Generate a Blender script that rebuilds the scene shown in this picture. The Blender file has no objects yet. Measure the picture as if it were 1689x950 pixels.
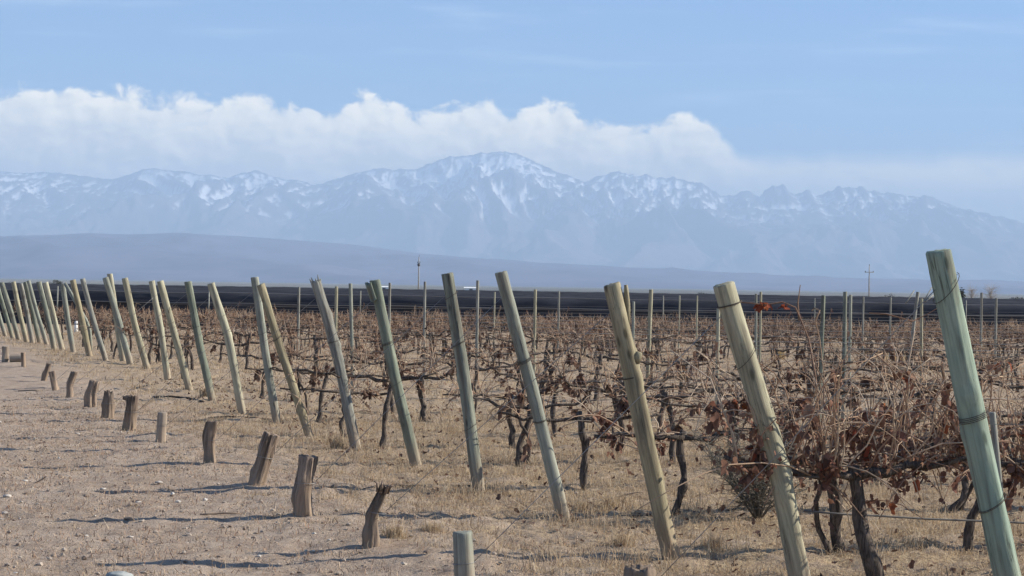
import bpy, bmesh, math, random
import numpy as np
from mathutils import Vector, Matrix

S = bpy.context.scene
COL = S.collection
R = math.radians

# ------------------------------------------------------------------ camera
F_PX, W_PX, H_PX = 3300.0, 1689.0, 950.0
EYE = 1.6
ROLL, PITCH = R(0.9), 5.0 / F_PX
cam_d = bpy.data.cameras.new('camera')
cam_d.sensor_width = 36.0
cam_d.lens = 36.0 * F_PX / W_PX
cam_d.clip_start = 0.1
cam_d.clip_end = 200000.0
cam = bpy.data.objects.new('camera', cam_d)
COL.objects.link(cam)
CAM_F = Vector((0, math.cos(PITCH), math.sin(PITCH)))
CAM_R = Vector((math.cos(ROLL), 0, math.sin(ROLL)))
CAM_R = (CAM_R - CAM_F * CAM_R.dot(CAM_F)).normalized()
CAM_U = CAM_R.cross(CAM_F).normalized()
m = Matrix((CAM_R, CAM_U, -CAM_F)).transposed().to_4x4()
m.translation = Vector((0, 0, EYE))
cam.matrix_world = m
S.camera = cam

# ------------------------------------------------------------------ light, exposure
SUN_EL, SUN_AZ = R(29.0), R(81.0)        # azimuth clockwise from +Y (the view direction)
S.view_settings.view_transform = 'Standard'
S.view_settings.look = 'None'
S.view_settings.gamma = 1.0
S.view_settings.use_curve_mapping = False
S.view_settings.exposure = 0.97
S.cycles.volume_bounces = 1
S.cycles.max_bounces = 5
S.cycles.diffuse_bounces = 3
S.cycles.sample_clamp_indirect = 4.0

sun_d = bpy.data.lights.new('sun', 'SUN')
sun_d.energy = 5.0
sun_d.angle = R(0.53)
sun_d.color = (1.0, 0.935, 0.81)
sun = bpy.data.objects.new('sun', sun_d)
COL.objects.link(sun)
to_sun = Vector((math.sin(SUN_AZ) * math.cos(SUN_EL), math.cos(SUN_AZ) * math.cos(SUN_EL), math.sin(SUN_EL)))
sun.rotation_euler = to_sun.to_track_quat('Z', 'Y').to_euler()
sun.location = (40, 0, 30)


class NT:
    """tiny helper for node trees"""
    def __init__(self, tree):
        self.t = tree
        self.n = tree.nodes
        self.l = tree.links

    def new(self, kind, **kw):
        nd = self.n.new(kind)
        for k, v in kw.items():
            setattr(nd, k, v)
        return nd

    def put(self, sock, v):
        if hasattr(v, 'is_output') or isinstance(v, bpy.types.NodeSocket):
            self.l.new(v, sock)
        elif v is not None:
            sock.default_value = v

    def math(self, op, a, b=None, c=None, clamp=False):
        nd = self.new('ShaderNodeMath', operation=op)
        nd.use_clamp = clamp
        self.put(nd.inputs[0], a)
        if b is not None:
            self.put(nd.inputs[1], b)
        if c is not None:
            self.put(nd.inputs[2], c)
        return nd.outputs[0]

    def ramp(self, v, a, b, lo=0.0, hi=1.0, smooth=True):
        nd = self.new('ShaderNodeMapRange')
        nd.interpolation_type = 'SMOOTHSTEP' if smooth else 'LINEAR'
        self.put(nd.inputs[0], v)
        for i, x in enumerate((a, b, lo, hi)):
            self.put(nd.inputs[i + 1], x)
        return nd.outputs[0]

    def mix(self, f, a, b, kind='MIX'):
        nd = self.new('ShaderNodeMix', data_type='RGBA', blend_type=kind)
        self.put(nd.inputs[0], f)
        for s, v in ((nd.inputs[6], a), (nd.inputs[7], b)):
            if isinstance(v, (tuple, list)):
                s.default_value = (v[0], v[1], v[2], 1)
            else:
                self.l.new(v, s)
        return nd.outputs[2]

    def noise(self, vec, scale, detail=4, rough=0.55, dist=0.0, lac=2.0):
        nd = self.new('ShaderNodeTexNoise')
        if vec is not None:
            self.l.new(vec, nd.inputs['Vector'])
        nd.inputs['Scale'].default_value = scale
        nd.inputs['Detail'].default_value = detail
        nd.inputs['Roughness'].default_value = rough
        nd.inputs['Distortion'].default_value = dist
        nd.inputs['Lacunarity'].default_value = lac
        return nd.outputs['Fac']

    def scaled(self, vec, sx, sy, sz):
        nd = self.new('ShaderNodeVectorMath', operation='MULTIPLY')
        self.l.new(vec, nd.inputs[0])
        nd.inputs[1].default_value = (sx, sy, sz)
        return nd.outputs[0]


def horizon_y(px):
    return 480.0 + math.tan(ROLL) * (px - 844.5)


# ------------------------------------------------------------------ sky with its bank of cumulus
world = bpy.data.worlds.new('World')
S.world = world
world.use_nodes = True
nt = NT(world.node_tree)
for nd in list(nt.n):
    nt.n.remove(nd)
sky = nt.new('ShaderNodeTexSky', sky_type='NISHITA')
sky.sun_disc = False
sky.sun_elevation = SUN_EL
sky.sun_rotation = SUN_AZ
sky.altitude = 1000
sky.air_density = 1.0
sky.dust_density = 0.6
sky.ozone_density = 2.0
SKY_STRENGTH = 0.066
tc = nt.new('ShaderNodeTexCoord').outputs['Generated']
sep = nt.new('ShaderNodeSeparateXYZ')
nt.l.new(tc, sep.inputs[0])
az = nt.math('ARCTAN2', sep.outputs[0], sep.outputs[1])
el = nt.math('ARCSINE', sep.outputs[2])
tops = [(-60, 150), (0, 151), (60, 153), (130, 151), (200, 157), (260, 170), (320, 172), (400, 159), (455, 174), (500, 186),
        (540, 192), (565, 175), (595, 160), (640, 174), (690, 190), (740, 170), (800, 169), (860, 184), (905, 172), (950, 182), (1000, 208),
        (1050, 205), (1100, 194), (1170, 206), (1215, 236), (1300, 240), (1450, 238), (1600, 240), (1760, 240)]
AZ0, AZ1 = -0.27, 0.27
fc = nt.new('ShaderNodeFloatCurve')
cv = fc.mapping.curves[0]
pts = []
for px, py in tops:
    a = math.atan((px - 844.5) / F_PX)
    pts.append(((a - AZ0) / (AZ1 - AZ0), ((horizon_y(px) - py) / F_PX) * 8.0))
cv.points[0].location = pts[0]
cv.points[1].location = pts[-1]
for p in pts[1:-1]:
    cv.points.new(*p)
fc.mapping.update()
azn = nt.math('MULTIPLY_ADD', az, 1.0 / (AZ1 - AZ0), -AZ0 / (AZ1 - AZ0), clamp=True)
nt.l.new(azn, fc.inputs['Value'])
top_c = nt.math('MULTIPLY', fc.outputs[0], 0.125)
away = nt.ramp(nt.math('ABSOLUTE', az), 0.27, 1.0)
top_e = nt.math('MULTIPLY_ADD', nt.math('SUBTRACT', 0.078, top_c), away, top_c)
cvec = nt.new('ShaderNodeCombineXYZ')
nt.l.new(az, cvec.inputs[0])
nt.l.new(nt.math('MULTIPLY', el, 1.25), cvec.inputs[1])
n_big = nt.noise(cvec.outputs[0], 26, 3, 0.5)
n_puff = nt.noise(cvec.outputs[0], 75, 4, 0.58, 0.35)
n_wisp = nt.noise(nt.scaled(cvec.outputs[0], 1, 3.5, 1), 22, 5, 0.6, 0.3)
heap = nt.math('SUBTRACT', 1.0, nt.ramp(az, 0.085, 0.13))          # heaped in the west of the view, a flat sheet beyond it
# how far below the bank's upper edge, in radians
dep = nt.math('SUBTRACT', top_e, el)
vor = nt.new('ShaderNodeTexVoronoi', feature='F1')
vor.inputs['Scale'].default_value = 46
warp = nt.new('ShaderNodeVectorMath', operation='ADD')
nt.l.new(cvec.outputs[0], warp.inputs[0])
wcol = nt.new('ShaderNodeTexNoise')
nt.l.new(cvec.outputs[0], wcol.inputs['Vector'])
wcol.inputs['Scale'].default_value = 60
wcol.inputs['Detail'].default_value = 3
nt.l.new(nt.scaled(wcol.outputs['Color'], 0.012, 0.012, 0.0), warp.inputs[1])
nt.l.new(warp.outputs[0], vor.inputs['Vector'])
billow = nt.math('SUBTRACT', 0.50, vor.outputs['Distance'])
dep = nt.math('ADD', dep, nt.math('MULTIPLY', nt.math('MULTIPLY', billow, nt.math('MULTIPLY', heap, 0.009)), nt.ramp(dep, -0.012, 0.0)))
dep = nt.math('ADD', dep, nt.math('MULTIPLY_ADD', n_puff, nt.math('MULTIPLY_ADD', heap, 0.019, 0.005), nt.math('MULTIPLY_ADD', heap, -0.0095, -0.0025)))
dep = nt.math('ADD', dep, nt.math('MULTIPLY_ADD', n_big, nt.math('MULTIPLY_ADD', heap, 0.009, 0.003), -0.004))
cover = nt.ramp(dep, 0.0002, nt.math('MULTIPLY_ADD', heap, -0.0070, 0.0130))
cover = nt.math('MULTIPLY', cover, nt.math('MULTIPLY_ADD', heap, 0.16, nt.ramp(n_wisp, 0.25, 0.7, 0.66, 0.92)), clamp=True)
# lower edge of the sheet dissolves
cover = nt.math('MULTIPLY', cover, nt.ramp(el, nt.math('MULTIPLY', nt.math('SUBTRACT', 1.0, heap), 0.035), 0.066, 0.55, 1.0))
# relief of the heaps: the same noise a little towards the sun, compared
cvec2 = nt.new('ShaderNodeVectorMath', operation='ADD')
nt.l.new(cvec.outputs[0], cvec2.inputs[0])
cvec2.inputs[1].default_value = (0.0035, 0.0035, 0)
n_puff2 = nt.noise(cvec2.outputs[0], 75, 4, 0.58, 0.35)
relief = nt.math('SUBTRACT', n_puff, n_puff2)
lit = nt.math('ADD', nt.ramp(dep, 0.004, 0.034, 0.85, 0.22), nt.math('ADD', nt.math('MULTIPLY', relief, 2.6), nt.math('MULTIPLY', billow, 0.5)))
lit = nt.math('ADD', lit, nt.math('MULTIPLY_ADD', heap, -0.4, 0.4))
lit = nt.math('ADD', lit, nt.math('MULTIPLY_ADD', n_big, 1.4, -0.70), clamp=True)
c_col = nt.mix(lit, (0.88, 0.76, 0.50), (1.46, 1.24, 0.82))
cirrus_v = nt.new('ShaderNodeMapping')
cirrus_v.inputs['Rotation'].default_value = (0, 0, R(14))
cirrus_v.inputs['Scale'].default_value = (1.0, 9.0, 1.0)
nt.l.new(cvec.outputs[0], cirrus_v.inputs['Vector'])
cirrus = nt.ramp(nt.noise(cirrus_v.outputs[0], 9, 5, 0.6, 0.4), 0.5, 0.85, 0.0, 0.22)
sky_col = nt.mix(1.0, sky.outputs[0], (SKY_STRENGTH * 0.42, SKY_STRENGTH * 0.80, SKY_STRENGTH * 1.20), 'MULTIPLY')
sky_col = nt.mix(cirrus, sky_col, (1.0, 1.0, 1.0))
sky_col = nt.mix(cover, sky_col, c_col)
bg = nt.new('ShaderNodeBackground')
nt.l.new(sky_col, bg.inputs[0])
bg.inputs[1].default_value = 1.0
wo = nt.new('ShaderNodeOutputWorld')
nt.l.new(bg.outputs[0], wo.inputs[0])
world.cycles.sampling_method = 'MANUAL'
world.cycles.sample_map_resolution = 1024


# ------------------------------------------------------------------ helpers: rays, noise, meshes
def ray(px, py):
    d = CAM_F + CAM_R * ((px - (W_PX / 2)) / F_PX) + CAM_U * (((H_PX / 2) - py) / F_PX)
    return d


def on_ground(px, py, z=0.0):
    d = ray(px, py)
    t = (z - EYE) / d.z
    return Vector((0, 0, EYE)) + d * t


def at_depth(px, py, depth):
    d = ray(px, py)
    return Vector((0, 0, EYE)) + d * (depth / d.y)


_perm = np.random.RandomState(7).permutation(4096)


def _h(ix, iy):
    return _perm[(_perm[ix & 4095] + iy) & 4095]


def vnoise(x, y, seed=0):
    """gradient noise, about -1..1"""
    x = np.asarray(x, dtype=np.float64) + seed * 17.31
    y = np.asarray(y, dtype=np.float64) + seed * 9.73
    ix, iy = np.floor(x).astype(np.int64), np.floor(y).astype(np.int64)
    fx, fy = x - ix, y - iy
    u, v = fx * fx * fx * (fx * (fx * 6 - 15) + 10), fy * fy * fy * (fy * (fy * 6 - 15) + 10)

    def g(jx, jy, dx, dy):
        a = _h(jx, jy) * (2 * math.pi / 4096.0)
        return np.cos(a) * dx + np.sin(a) * dy
    n00, n10 = g(ix, iy, fx, fy), g(ix + 1, iy, fx - 1, fy)
    n01, n11 = g(ix, iy + 1, fx, fy - 1), g(ix + 1, iy + 1, fx - 1, fy - 1)
    return 1.5 * ((n00 * (1 - u) + n10 * u) * (1 - v) + (n01 * (1 - u) + n11 * u) * v)


def fbm(x, y, oct=4, gain=0.5, seed=0):
    s, a, f = 0.0, 1.0, 1.0
    for i in range(oct):
        s = s + a * vnoise(x * f, y * f, seed + i * 3)
        a *= gain
        f *= 2.03
    return s


def ridged(x, y, oct=5, gain=0.5, seed=0):
    s, a, f, w = 0.0, 1.0, 1.0, 1.0
    tot = 0.0
    for i in range(oct):
        n = (1 - np.abs(vnoise(x * f, y * f, seed + i * 5))) ** 2
        s = s + a * n * w
        w = np.clip(n * 1.4, 0, 1)
        tot += a
        a *= gain
        f *= 2.07
    return s / tot


def sstep(x, a, b):
    t = np.clip((x - a) / (b - a), 0, 1)
    return t * t * (3 - 2 * t)


def mesh_np(name, verts, faces, smooth=True):
    """faces: (n,3) or (n,4) int array"""
    verts = np.asarray(verts, dtype=np.float32)
    faces = np.asarray(faces, dtype=np.int32)
    k = faces.shape[1]
    me = bpy.data.meshes.new(name)
    me.vertices.add(len(verts))
    me.vertices.foreach_set('co', verts.ravel())
    me.loops.add(faces.size)
    me.loops.foreach_set('vertex_index', faces.ravel())
    me.polygons.add(len(faces))
    me.polygons.foreach_set('loop_start', np.arange(0, faces.size, k, dtype=np.int32))
    me.polygons.foreach_set('use_smooth', np.full(len(faces), smooth, dtype=bool))
    me.update(calc_edges=True)
    return me


def link(name, me, mat=None, parent=None):
    o = bpy.data.objects.new(name, me)
    COL.objects.link(o)
    if mat is not None and me is not None and len(me.materials) == 0:
        me.materials.append(mat)
    if parent is not None:
        o.parent = parent
    return o


def tag(o, label=None, cat=None, group=None, kind=None):
    if label:
        o['label'] = label
    if cat:
        o['category'] = cat
    if group:
        o['group'] = group
    if kind:
        o['kind'] = kind
    return o


def grid_faces(ny, nx):
    i = np.arange(ny - 1)[:, None] * nx + np.arange(nx - 1)[None, :]
    return np.stack([i, i + 1, i + 1 + nx, i + nx], -1).reshape(-1, 4)


def new_mat(name):
    mt = bpy.data.materials.new(name)
    mt.use_nodes = True
    t = NT(mt.node_tree)
    b = t.n['Principled BSDF']
    b.inputs['Roughness'].default_value = 0.9
    b.inputs['Specular IOR Level'].default_value = 0.15
    return mt, t, b


# ------------------------------------------------------------------ ground
ROW_ANG = R(16.0)
ROW_U = Vector((math.cos(ROW_ANG), math.sin(ROW_ANG), 0))       # along a vine row, away from its end post
END_P = on_ground(790, 812)                                     # a point of the line of end posts
END_D = (on_ground(312, 645) - on_ground(1320, 972)).normalized()


def row_side(x, y):
    """metres into the vineyard (positive) from the line of end posts; negative on the bare headland"""
    nx, ny = END_D.y, -END_D.x
    return (x - END_P.x) * nx + (y - END_P.y) * ny


def ground_z(x, y):
    x = np.asarray(x, dtype=np.float64)
    y = np.asarray(y, dtype=np.float64)
    near = 1.0 - sstep(np.hypot(x, y - 15), 25, 140)
    s = row_side(x, y)
    z = 0.020 * fbm(x * 0.45, y * 0.45, 3, 0.5, 1) * near
    z = z + 0.020 * np.abs(vnoise(x * 1.7, y * 1.7, 12)) * near
    z = z + 0.016 * fbm(x * 2.3, y * 2.3, 3, 0.55, 2) * near * (0.45 + 0.55 * sstep(s, -2.6, -1.2))
    berm = np.exp(-((s + 1.5) / 0.55) ** 2) * (0.03 + 0.03 * vnoise(x * 0.8, y * 0.8, 5))
    z = z + berm * near
    # far field climbs slightly, the plain beyond tilts up to the piedmont
    z = z + 0.30 * sstep(y, 76, 200)
    z = z + 0.0030 * np.clip(y - 2500, 0, 12500)
    return z


def gz(x, y):
    return float(ground_z(np.array([x]), np.array([y]))[0])


def axis(lo_fine, hi_fine, step, lo, hi, grow):
    a = list(np.arange(lo_fine, hi_fine + 1e-6, step))
    s, x = step, a[-1]
    while x < hi:
        s *= grow
        x += s
        a.append(min(x, hi))
    s, x = step, a[0]
    b = []
    while x > lo:
        s *= grow
        x -= s
        b.append(max(x, lo))
    return np.array(b[::-1] + a)


gx = axis(-7.0, 6.0, 0.045, -64000, 64000, 1.055)
gy = axis(9.3, 21.0, 0.055, -12000, 60000, 1.045)
GX, GY = np.meshgrid(gx, gy)
GZ = ground_z(GX, GY)
near_m = (np.abs(GX) < 14) & (GY > 7) & (GY < 45)
clod = ridged(GX * 3.1, GY * 3.1, 3, 0.6, 11) - 0.5
GZ = GZ + np.where(near_m, 0.040 * clod * (0.62 + 0.88 * sstep(row_side(GX, GY), -2.2, -0.8)) + 0.011 * vnoise(GX * 6.5, GY * 6.5, 4) + 0.006 * vnoise(GX * 13, GY * 13, 6), 0)
ground = link('ground', mesh_np('ground', np.stack([GX, GY, GZ], -1).reshape(-1, 3), grid_faces(len(gy), len(gx))))
tag(ground, kind='structure')
mt, t, b = new_mat('ground_soil')
geo = t.new('ShaderNodeNewGeometry')
P = geo.outputs['Position']
sp = t.new('ShaderNodeSeparateXYZ')
t.l.new(P, sp.inputs[0])
nxv, nyv = END_D.y, -END_D.x
side = t.math('ADD', t.math('MULTIPLY', t.math('SUBTRACT', sp.outputs[0], END_P.x), nxv),
              t.math('MULTIPLY', t.math('SUBTRACT', sp.outputs[1], END_P.y), nyv))
n1 = t.noise(P, 0.9, 5, 0.6)
n2 = t.noise(P, 7.0, 6, 0.65)
n3 = t.noise(P, 38.0, 4, 0.7)
n4 = t.noise(P, 140.0, 3, 0.7)
soil = t.mix(t.ramp(n1, 0.3, 0.7), (0.405, 0.312, 0.235), (0.54, 0.432, 0.335))
soil = t.mix(t.ramp(n2, 0.35, 0.70, 0.0, 0.75), soil, (0.30, 0.21, 0.15))
soil = t.mix(t.ramp(n3, 0.50, 0.68, 0.0, 0.8), soil, (0.50, 0.39, 0.30))
soil = t.mix(t.ramp(n4, 0.54, 0.68, 0.0, 0.85), soil, (0.14, 0.095, 0.068))
straw = t.mix(t.ramp(n2, 0.3, 0.7), (0.43, 0.315, 0.19), (0.56, 0.43, 0.27))
straw = t.mix(t.ramp(n3, 0.42, 0.6, 0.0, 0.85), straw, (0.18, 0.118, 0.078))
infield = t.ramp(t.math('ADD', side, t.math('MULTIPLY_ADD', n1, 2.4, -1.2)), -2.0, 0.6)
patch = t.ramp(t.noise(P, 2.6, 4, 0.6), 0.36, 0.6)
c = t.mix(t.math('MULTIPLY', infield, t.math('MULTIPLY_ADD', patch, 0.65, 0.3)), soil, straw)
# far plain: dry scrub in long streaks
ff = t.ramp(sp.outputs[1], 300, 900)
streak = t.noise(t.scaled(P, 0.0006, 0.0016, 1), 1.0, 5, 0.65)
plain = t.mix(t.ramp(streak, 0.4, 0.62), (0.09, 0.095, 0.085), (0.25, 0.225, 0.195))
c = t.mix(ff, c, plain)
t.l.new(c, b.inputs['Base Color'])
bp = t.new('ShaderNodeBump')
bp.inputs['Strength'].default_value = 0.9
bp.inputs['Distance'].default_value = 0.03
t.l.new(t.math('ADD', n3, t.math('MULTIPLY', n4, 0.5)), bp.inputs['Height'])
t.l.new(bp.outputs[0], b.inputs['Normal'])
ground.data.materials.append(mt)

# ------------------------------------------------------------------ piedmont hills
HILL_Y = 23000.0
hill_px = [(-700, 402), (-300, 400), (0, 393), (100, 388), (200, 387), (300, 384), (400, 390), (500, 397), (560, 401), (700, 418), (800, 427), (900, 433),
           (1100, 443), (1300, 455), (1500, 460), (1689, 464), (2000, 470), (2500, 474)]
hp = [at_depth(px, py, HILL_Y) for px, py in hill_px]
hx = np.linspace(-16000, 16000, 420)
hy = np.linspace(13500, 31000, 130)
HX, HY = np.meshgrid(hx, hy)
prof = np.interp(HX * 1.0, [p.x for p in hp], [p.z for p in hp])
prof = prof + 9 * fbm(HX / 700, HX * 0, 4, 0.55, 21)
front = sstep(HY, 13500, HILL_Y) ** 1.25
back = 1 - sstep(HY, HILL_Y, 31000)
base = 0.0030 * 12500
zz = np.where(HY < HILL_Y, base - 6 + (prof - base) * front, (prof - base) * back + base - 6)
lump = ridged(HX / 2600 + 0.2 * fbm(HX / 3000, HY / 3000, 2, 0.5, 31), HY / 5200, 5, 0.52, 33) - 0.55
zz = zz + lump * 0.5 * np.clip(prof - base, 0, 500) * 4 * front * (1 - front) * (HY < HILL_Y)
hills = link('hills', mesh_np('hills', np.stack([HX, HY, zz], -1).reshape(-1, 3), grid_faces(len(hy), len(hx))))
tag(hills, kind='structure')
mt, t, b = new_mat('hill_scrub_haze_blue')
P = t.new('ShaderNodeNewGeometry').outputs['Position']
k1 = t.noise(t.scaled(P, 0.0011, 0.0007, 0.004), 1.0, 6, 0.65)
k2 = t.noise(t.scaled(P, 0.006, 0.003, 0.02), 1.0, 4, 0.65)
c = t.mix(t.ramp(k1, 0.35, 0.65), (0.062, 0.062, 0.11), (0.12, 0.11, 0.17))  # blue-violet of distant haze painted into the scrub's base colour
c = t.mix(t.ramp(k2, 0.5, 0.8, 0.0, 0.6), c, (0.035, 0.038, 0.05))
t.l.new(c, b.inputs['Base Color'])
hills.data.materials.append(mt)

# ------------------------------------------------------------------ the snowy range
MT_Y = 46000.0
sky_px = [(-2200, 330), (-1600, 300), (-1200, 312), (-800, 286), (-400, 296), (-150, 287), (0, 283), (30, 282), (60, 283), (100, 284), (150, 290), (185, 293), (215, 287), (237, 277), (262, 276), (290, 281),
          (320, 285), (345, 288), (375, 293), (400, 285), (425, 279), (445, 288), (465, 294), (490, 297), (520, 304), (550, 293), (580, 286),
          (610, 280), (632, 276), (655, 280), (690, 277), (720, 264), (745, 257), (775, 253), (800, 252), (825, 249), (850, 252), (875, 263),
          (900, 274), (925, 285), (950, 294), (965, 297), (985, 289), (1010, 284), (1030, 280), (1055, 287), (1085, 293), (1110, 286),
          (1130, 290), (1150, 298), (1175, 312), (1200, 325), (1215, 318), (1235, 314), (1253, 321), (1262, 306), (1275, 302), (1295, 308),
          (1310, 317), (1330, 316), (1350, 320), (1370, 316), (1392, 307), (1420, 311), (1440, 313), (1455, 319), (1500, 320), (1540, 327),
          (1570, 336), (1600, 345), (1630, 353), (1650, 362), (1689, 366), (1800, 372), (2000, 360), (2300, 380), (2800, 372), (3400, 390)]
mp = [at_depth(px, py, MT_Y) for px, py in sky_px]
mx = np.concatenate([np.arange(-30000, -14500, 140), np.arange(-14500, 14500, 34), np.arange(14500, 30001, 140)])
my = np.concatenate([np.arange(33500, 47500, 85), np.arange(47500, 56001, 280)])
MX, MY = np.meshgrid(mx, my)
Hm = np.interp(MX, [p.x for p in mp], [p.z for p in mp])
Hsm = np.interp(MX, mx, np.convolve(np.pad(np.interp(mx, [p.x for p in mp], [p.z for p in mp]), 30, mode='edge'), np.ones(61) / 61, 'valid'))
Hm = Hm + 210 * (ridged(MX / 800, MX * 0 + 0.3, 4, 0.6, 63) - 0.62) * (0.42 + 0.58 * sstep(MX, 1200, 3200))
tf = np.clip((MT_Y - MY) / 12500.0, 0, 1)
tb = np.clip((MY - MT_Y) / 9500.0, 0, 1)
wx = MX + 900 * fbm(MX / 5200, MY / 5200, 3, 0.5, 41)
wy = MY + 900 * fbm(MX / 5200, MY / 5200, 3, 0.5, 47)
sp1 = ridged(wx / 3000, wy / 7000, 4, 0.5, 51)
sp2 = ridged(wx / 760, wy / 1500, 5, 0.6, 57)
keep = np.clip(tf / 0.05, 0, 1)
Hmix = Hm * (1 - sstep(tf, 0.0, 0.22)) + Hsm * sstep(tf, 0.0, 0.22)
bodyf = (1 - tf) ** 1.35
bodyb = (1 - tb) ** 1.2
zz = np.where(MY <= MT_Y, Hmix * bodyf, Hm * bodyb)
env = 4 * tf * (1 - tf)
zz = zz + np.where(MY <= MT_Y, Hsm * (0.50 * (sp1 - 0.50) * env * (0.35 + 0.65 * np.clip(1.25 - tf, 0, 1)) + 0.13 * (sp2 - 0.45) * np.clip(tf * 9, 0, 1) * (1 - tf)), 0)
zz = zz + 14 * fbm(MX / 160, MY / 160, 3, 0.55, 61) * (1 - tf)
zz = np.minimum(zz, (Hm * 0.985) * MY / MT_Y + 60 * (tf < 0.02))
zz = np.maximum(zz, 20)


def blur(a, r):
    for ax in (0, 1):
        p = np.pad(a, [(r + 1, r) if i == ax else (0, 0) for i in (0, 1)], mode='edge').cumsum(ax)
        n = a.shape[ax]
        hi = np.take(p, np.arange(2 * r + 1, 2 * r + 1 + n), ax)
        lo = np.take(p, np.arange(0, n), ax)
        a = (hi - lo) / (2 * r + 1)
    return a


conc = (blur(zz, 5) - zz) / 40.0
conc2 = (blur(zz, 14) - zz) / 140.0
conc0 = (blur(zz, 2) - zz) / 16.0
snow = 1.15 * (zz - 1720) / 900 + 0.42 * np.clip(conc0, -1.5, 1.5) + 0.40 * np.clip(conc, -1.5, 1.5) + 0.22 * np.clip(conc2, -1.5, 1.5) + 0.42 * fbm(MX / 2600, MY / 2600, 3, 0.5, 71) + 0.85 * fbm(wx / 150, wy / 1000, 3, 0.6, 77)
snow = sstep(snow, 0.70, 1.05) * sstep(zz, 1150, 1900)
mountains = link('mountains', mesh_np('mountains', np.stack([MX, MY, zz], -1).reshape(-1, 3), grid_faces(len(my), len(mx))))
at = mountains.data.attributes.new('snow', 'FLOAT', 'POINT')
at.data.foreach_set('value', snow.astype(np.float32).ravel())
tag(mountains, kind='structure')
mt, t, b = new_mat('mountain_rock_and_snow')
P = t.new('ShaderNodeNewGeometry').outputs['Position']
k1 = t.noise(t.scaled(P, 0.0011, 0.0011, 0.003), 1.0, 7, 0.65)
rock = t.mix(t.ramp(k1, 0.35, 0.65), (0.065, 0.056, 0.062), (0.15, 0.118, 0.118))
an = t.new('ShaderNodeAttribute', attribute_name='snow')
c = t.mix(an.outputs['Fac'], rock, (0.90, 0.91, 0.93))
t.l.new(c, b.inputs['Base Color'])
mountains.data.materials.append(mt)

# ------------------------------------------------------------------ haze
mt = bpy.data.materials.new('haze_air')
mt.use_nodes = True
t = NT(mt.node_tree)
for nd in list(t.n):
    t.n.remove(nd)
pv = t.new('ShaderNodeVolumePrincipled')
pv.inputs['Density Attribute'].default_value = ''
pv.inputs['Color Attribute'].default_value = ''
pv.inputs['Temperature Attribute'].default_value = ''
pv.inputs['Color'].default_value = (0.485, 0.64, 0.84, 1)
pv.inputs['Density'].default_value = 5.3e-5
pv.inputs['Anisotropy'].default_value = 0.0
out = t.new('ShaderNodeOutputMaterial')
t.l.new(pv.outputs[0], out.inputs['Volume'])
zlo = float(min(GZ.min(), 0)) - 1.0
zhi = float(zz.max()) + 40.0
bm = bmesh.new()
bmesh.ops.create_cube(bm, size=1.0)
for v in bm.verts:
    v.co = Vector((v.co.x * 132000, 24000 + v.co.y * 76000, zlo if v.co.z < 0 else zhi))
me = bpy.data.meshes.new('haze')
bm.to_mesh(me)
bm.free()
haze = link('haze', me, mt)
tag(haze, kind='stuff', label='pale blue haze over the plain and mountains')

# ------------------------------------------------------------------ builders for round, grown things
class MB:
    """collects triangles, becomes one mesh"""
    def __init__(self):
        self.v, self.f, self.n = [], [], 0

    def add(self, V, T):
        self.v.append(np.asarray(V, dtype=np.float64))
        self.f.append(np.asarray(T, dtype=np.int64) + self.n)
        self.n += len(V)
        return self

    def mesh(self, name, smooth=True):
        return mesh_np(name, np.concatenate(self.v), np.concatenate(self.f), smooth)


def tube(pts, rad, seg=6, cap=True):
    P = np.asarray(pts, dtype=np.float64)
    n = len(P)
    rad = np.broadcast_to(np.asarray(rad, dtype=np.float64), (n,))
    T = np.gradient(P, axis=0)
    T /= np.linalg.norm(T, axis=1)[:, None] + 1e-12
    a = np.array([0.0, 0, 1]) if abs(T[0][2]) < 0.9 else np.array([1.0, 0, 0])
    N = np.zeros_like(P)
    v = np.cross(T[0], a)
    v /= np.linalg.norm(v)
    for i in range(n):
        v = v - T[i] * v.dot(T[i])
        v /= np.linalg.norm(v) + 1e-12
        N[i] = v
    B = np.cross(T, N)
    ang = np.arange(seg) * 2 * math.pi / seg
    V = P[:, None, :] + rad[:, None, None] * (np.cos(ang)[None, :, None] * N[:, None, :] + np.sin(ang)[None, :, None] * B[:, None, :])
    V = V.reshape(-1, 3)
    i = np.arange(n - 1)[:, None] * seg
    j = np.arange(seg)[None, :]
    k = (j + 1) % seg
    q0, q1, q2, q3 = i + j, i + k, i + seg + k, i + seg + j
    F = np.concatenate([np.stack([q0, q1, q2], -1).reshape(-1, 3), np.stack([q0, q2, q3], -1).reshape(-1, 3)])
    if cap:
        V = np.concatenate([V, P[:1], P[-1:]])
        c0, c1 = n * seg, n * seg + 1
        e = np.arange(seg)
        F = np.concatenate([F, np.stack([np.full(seg, c0), (e + 1) % seg, e], -1), np.stack([np.full(seg, c1), (n - 1) * seg + e, (n - 1) * seg + (e + 1) % seg], -1)])
    return V, F


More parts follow.
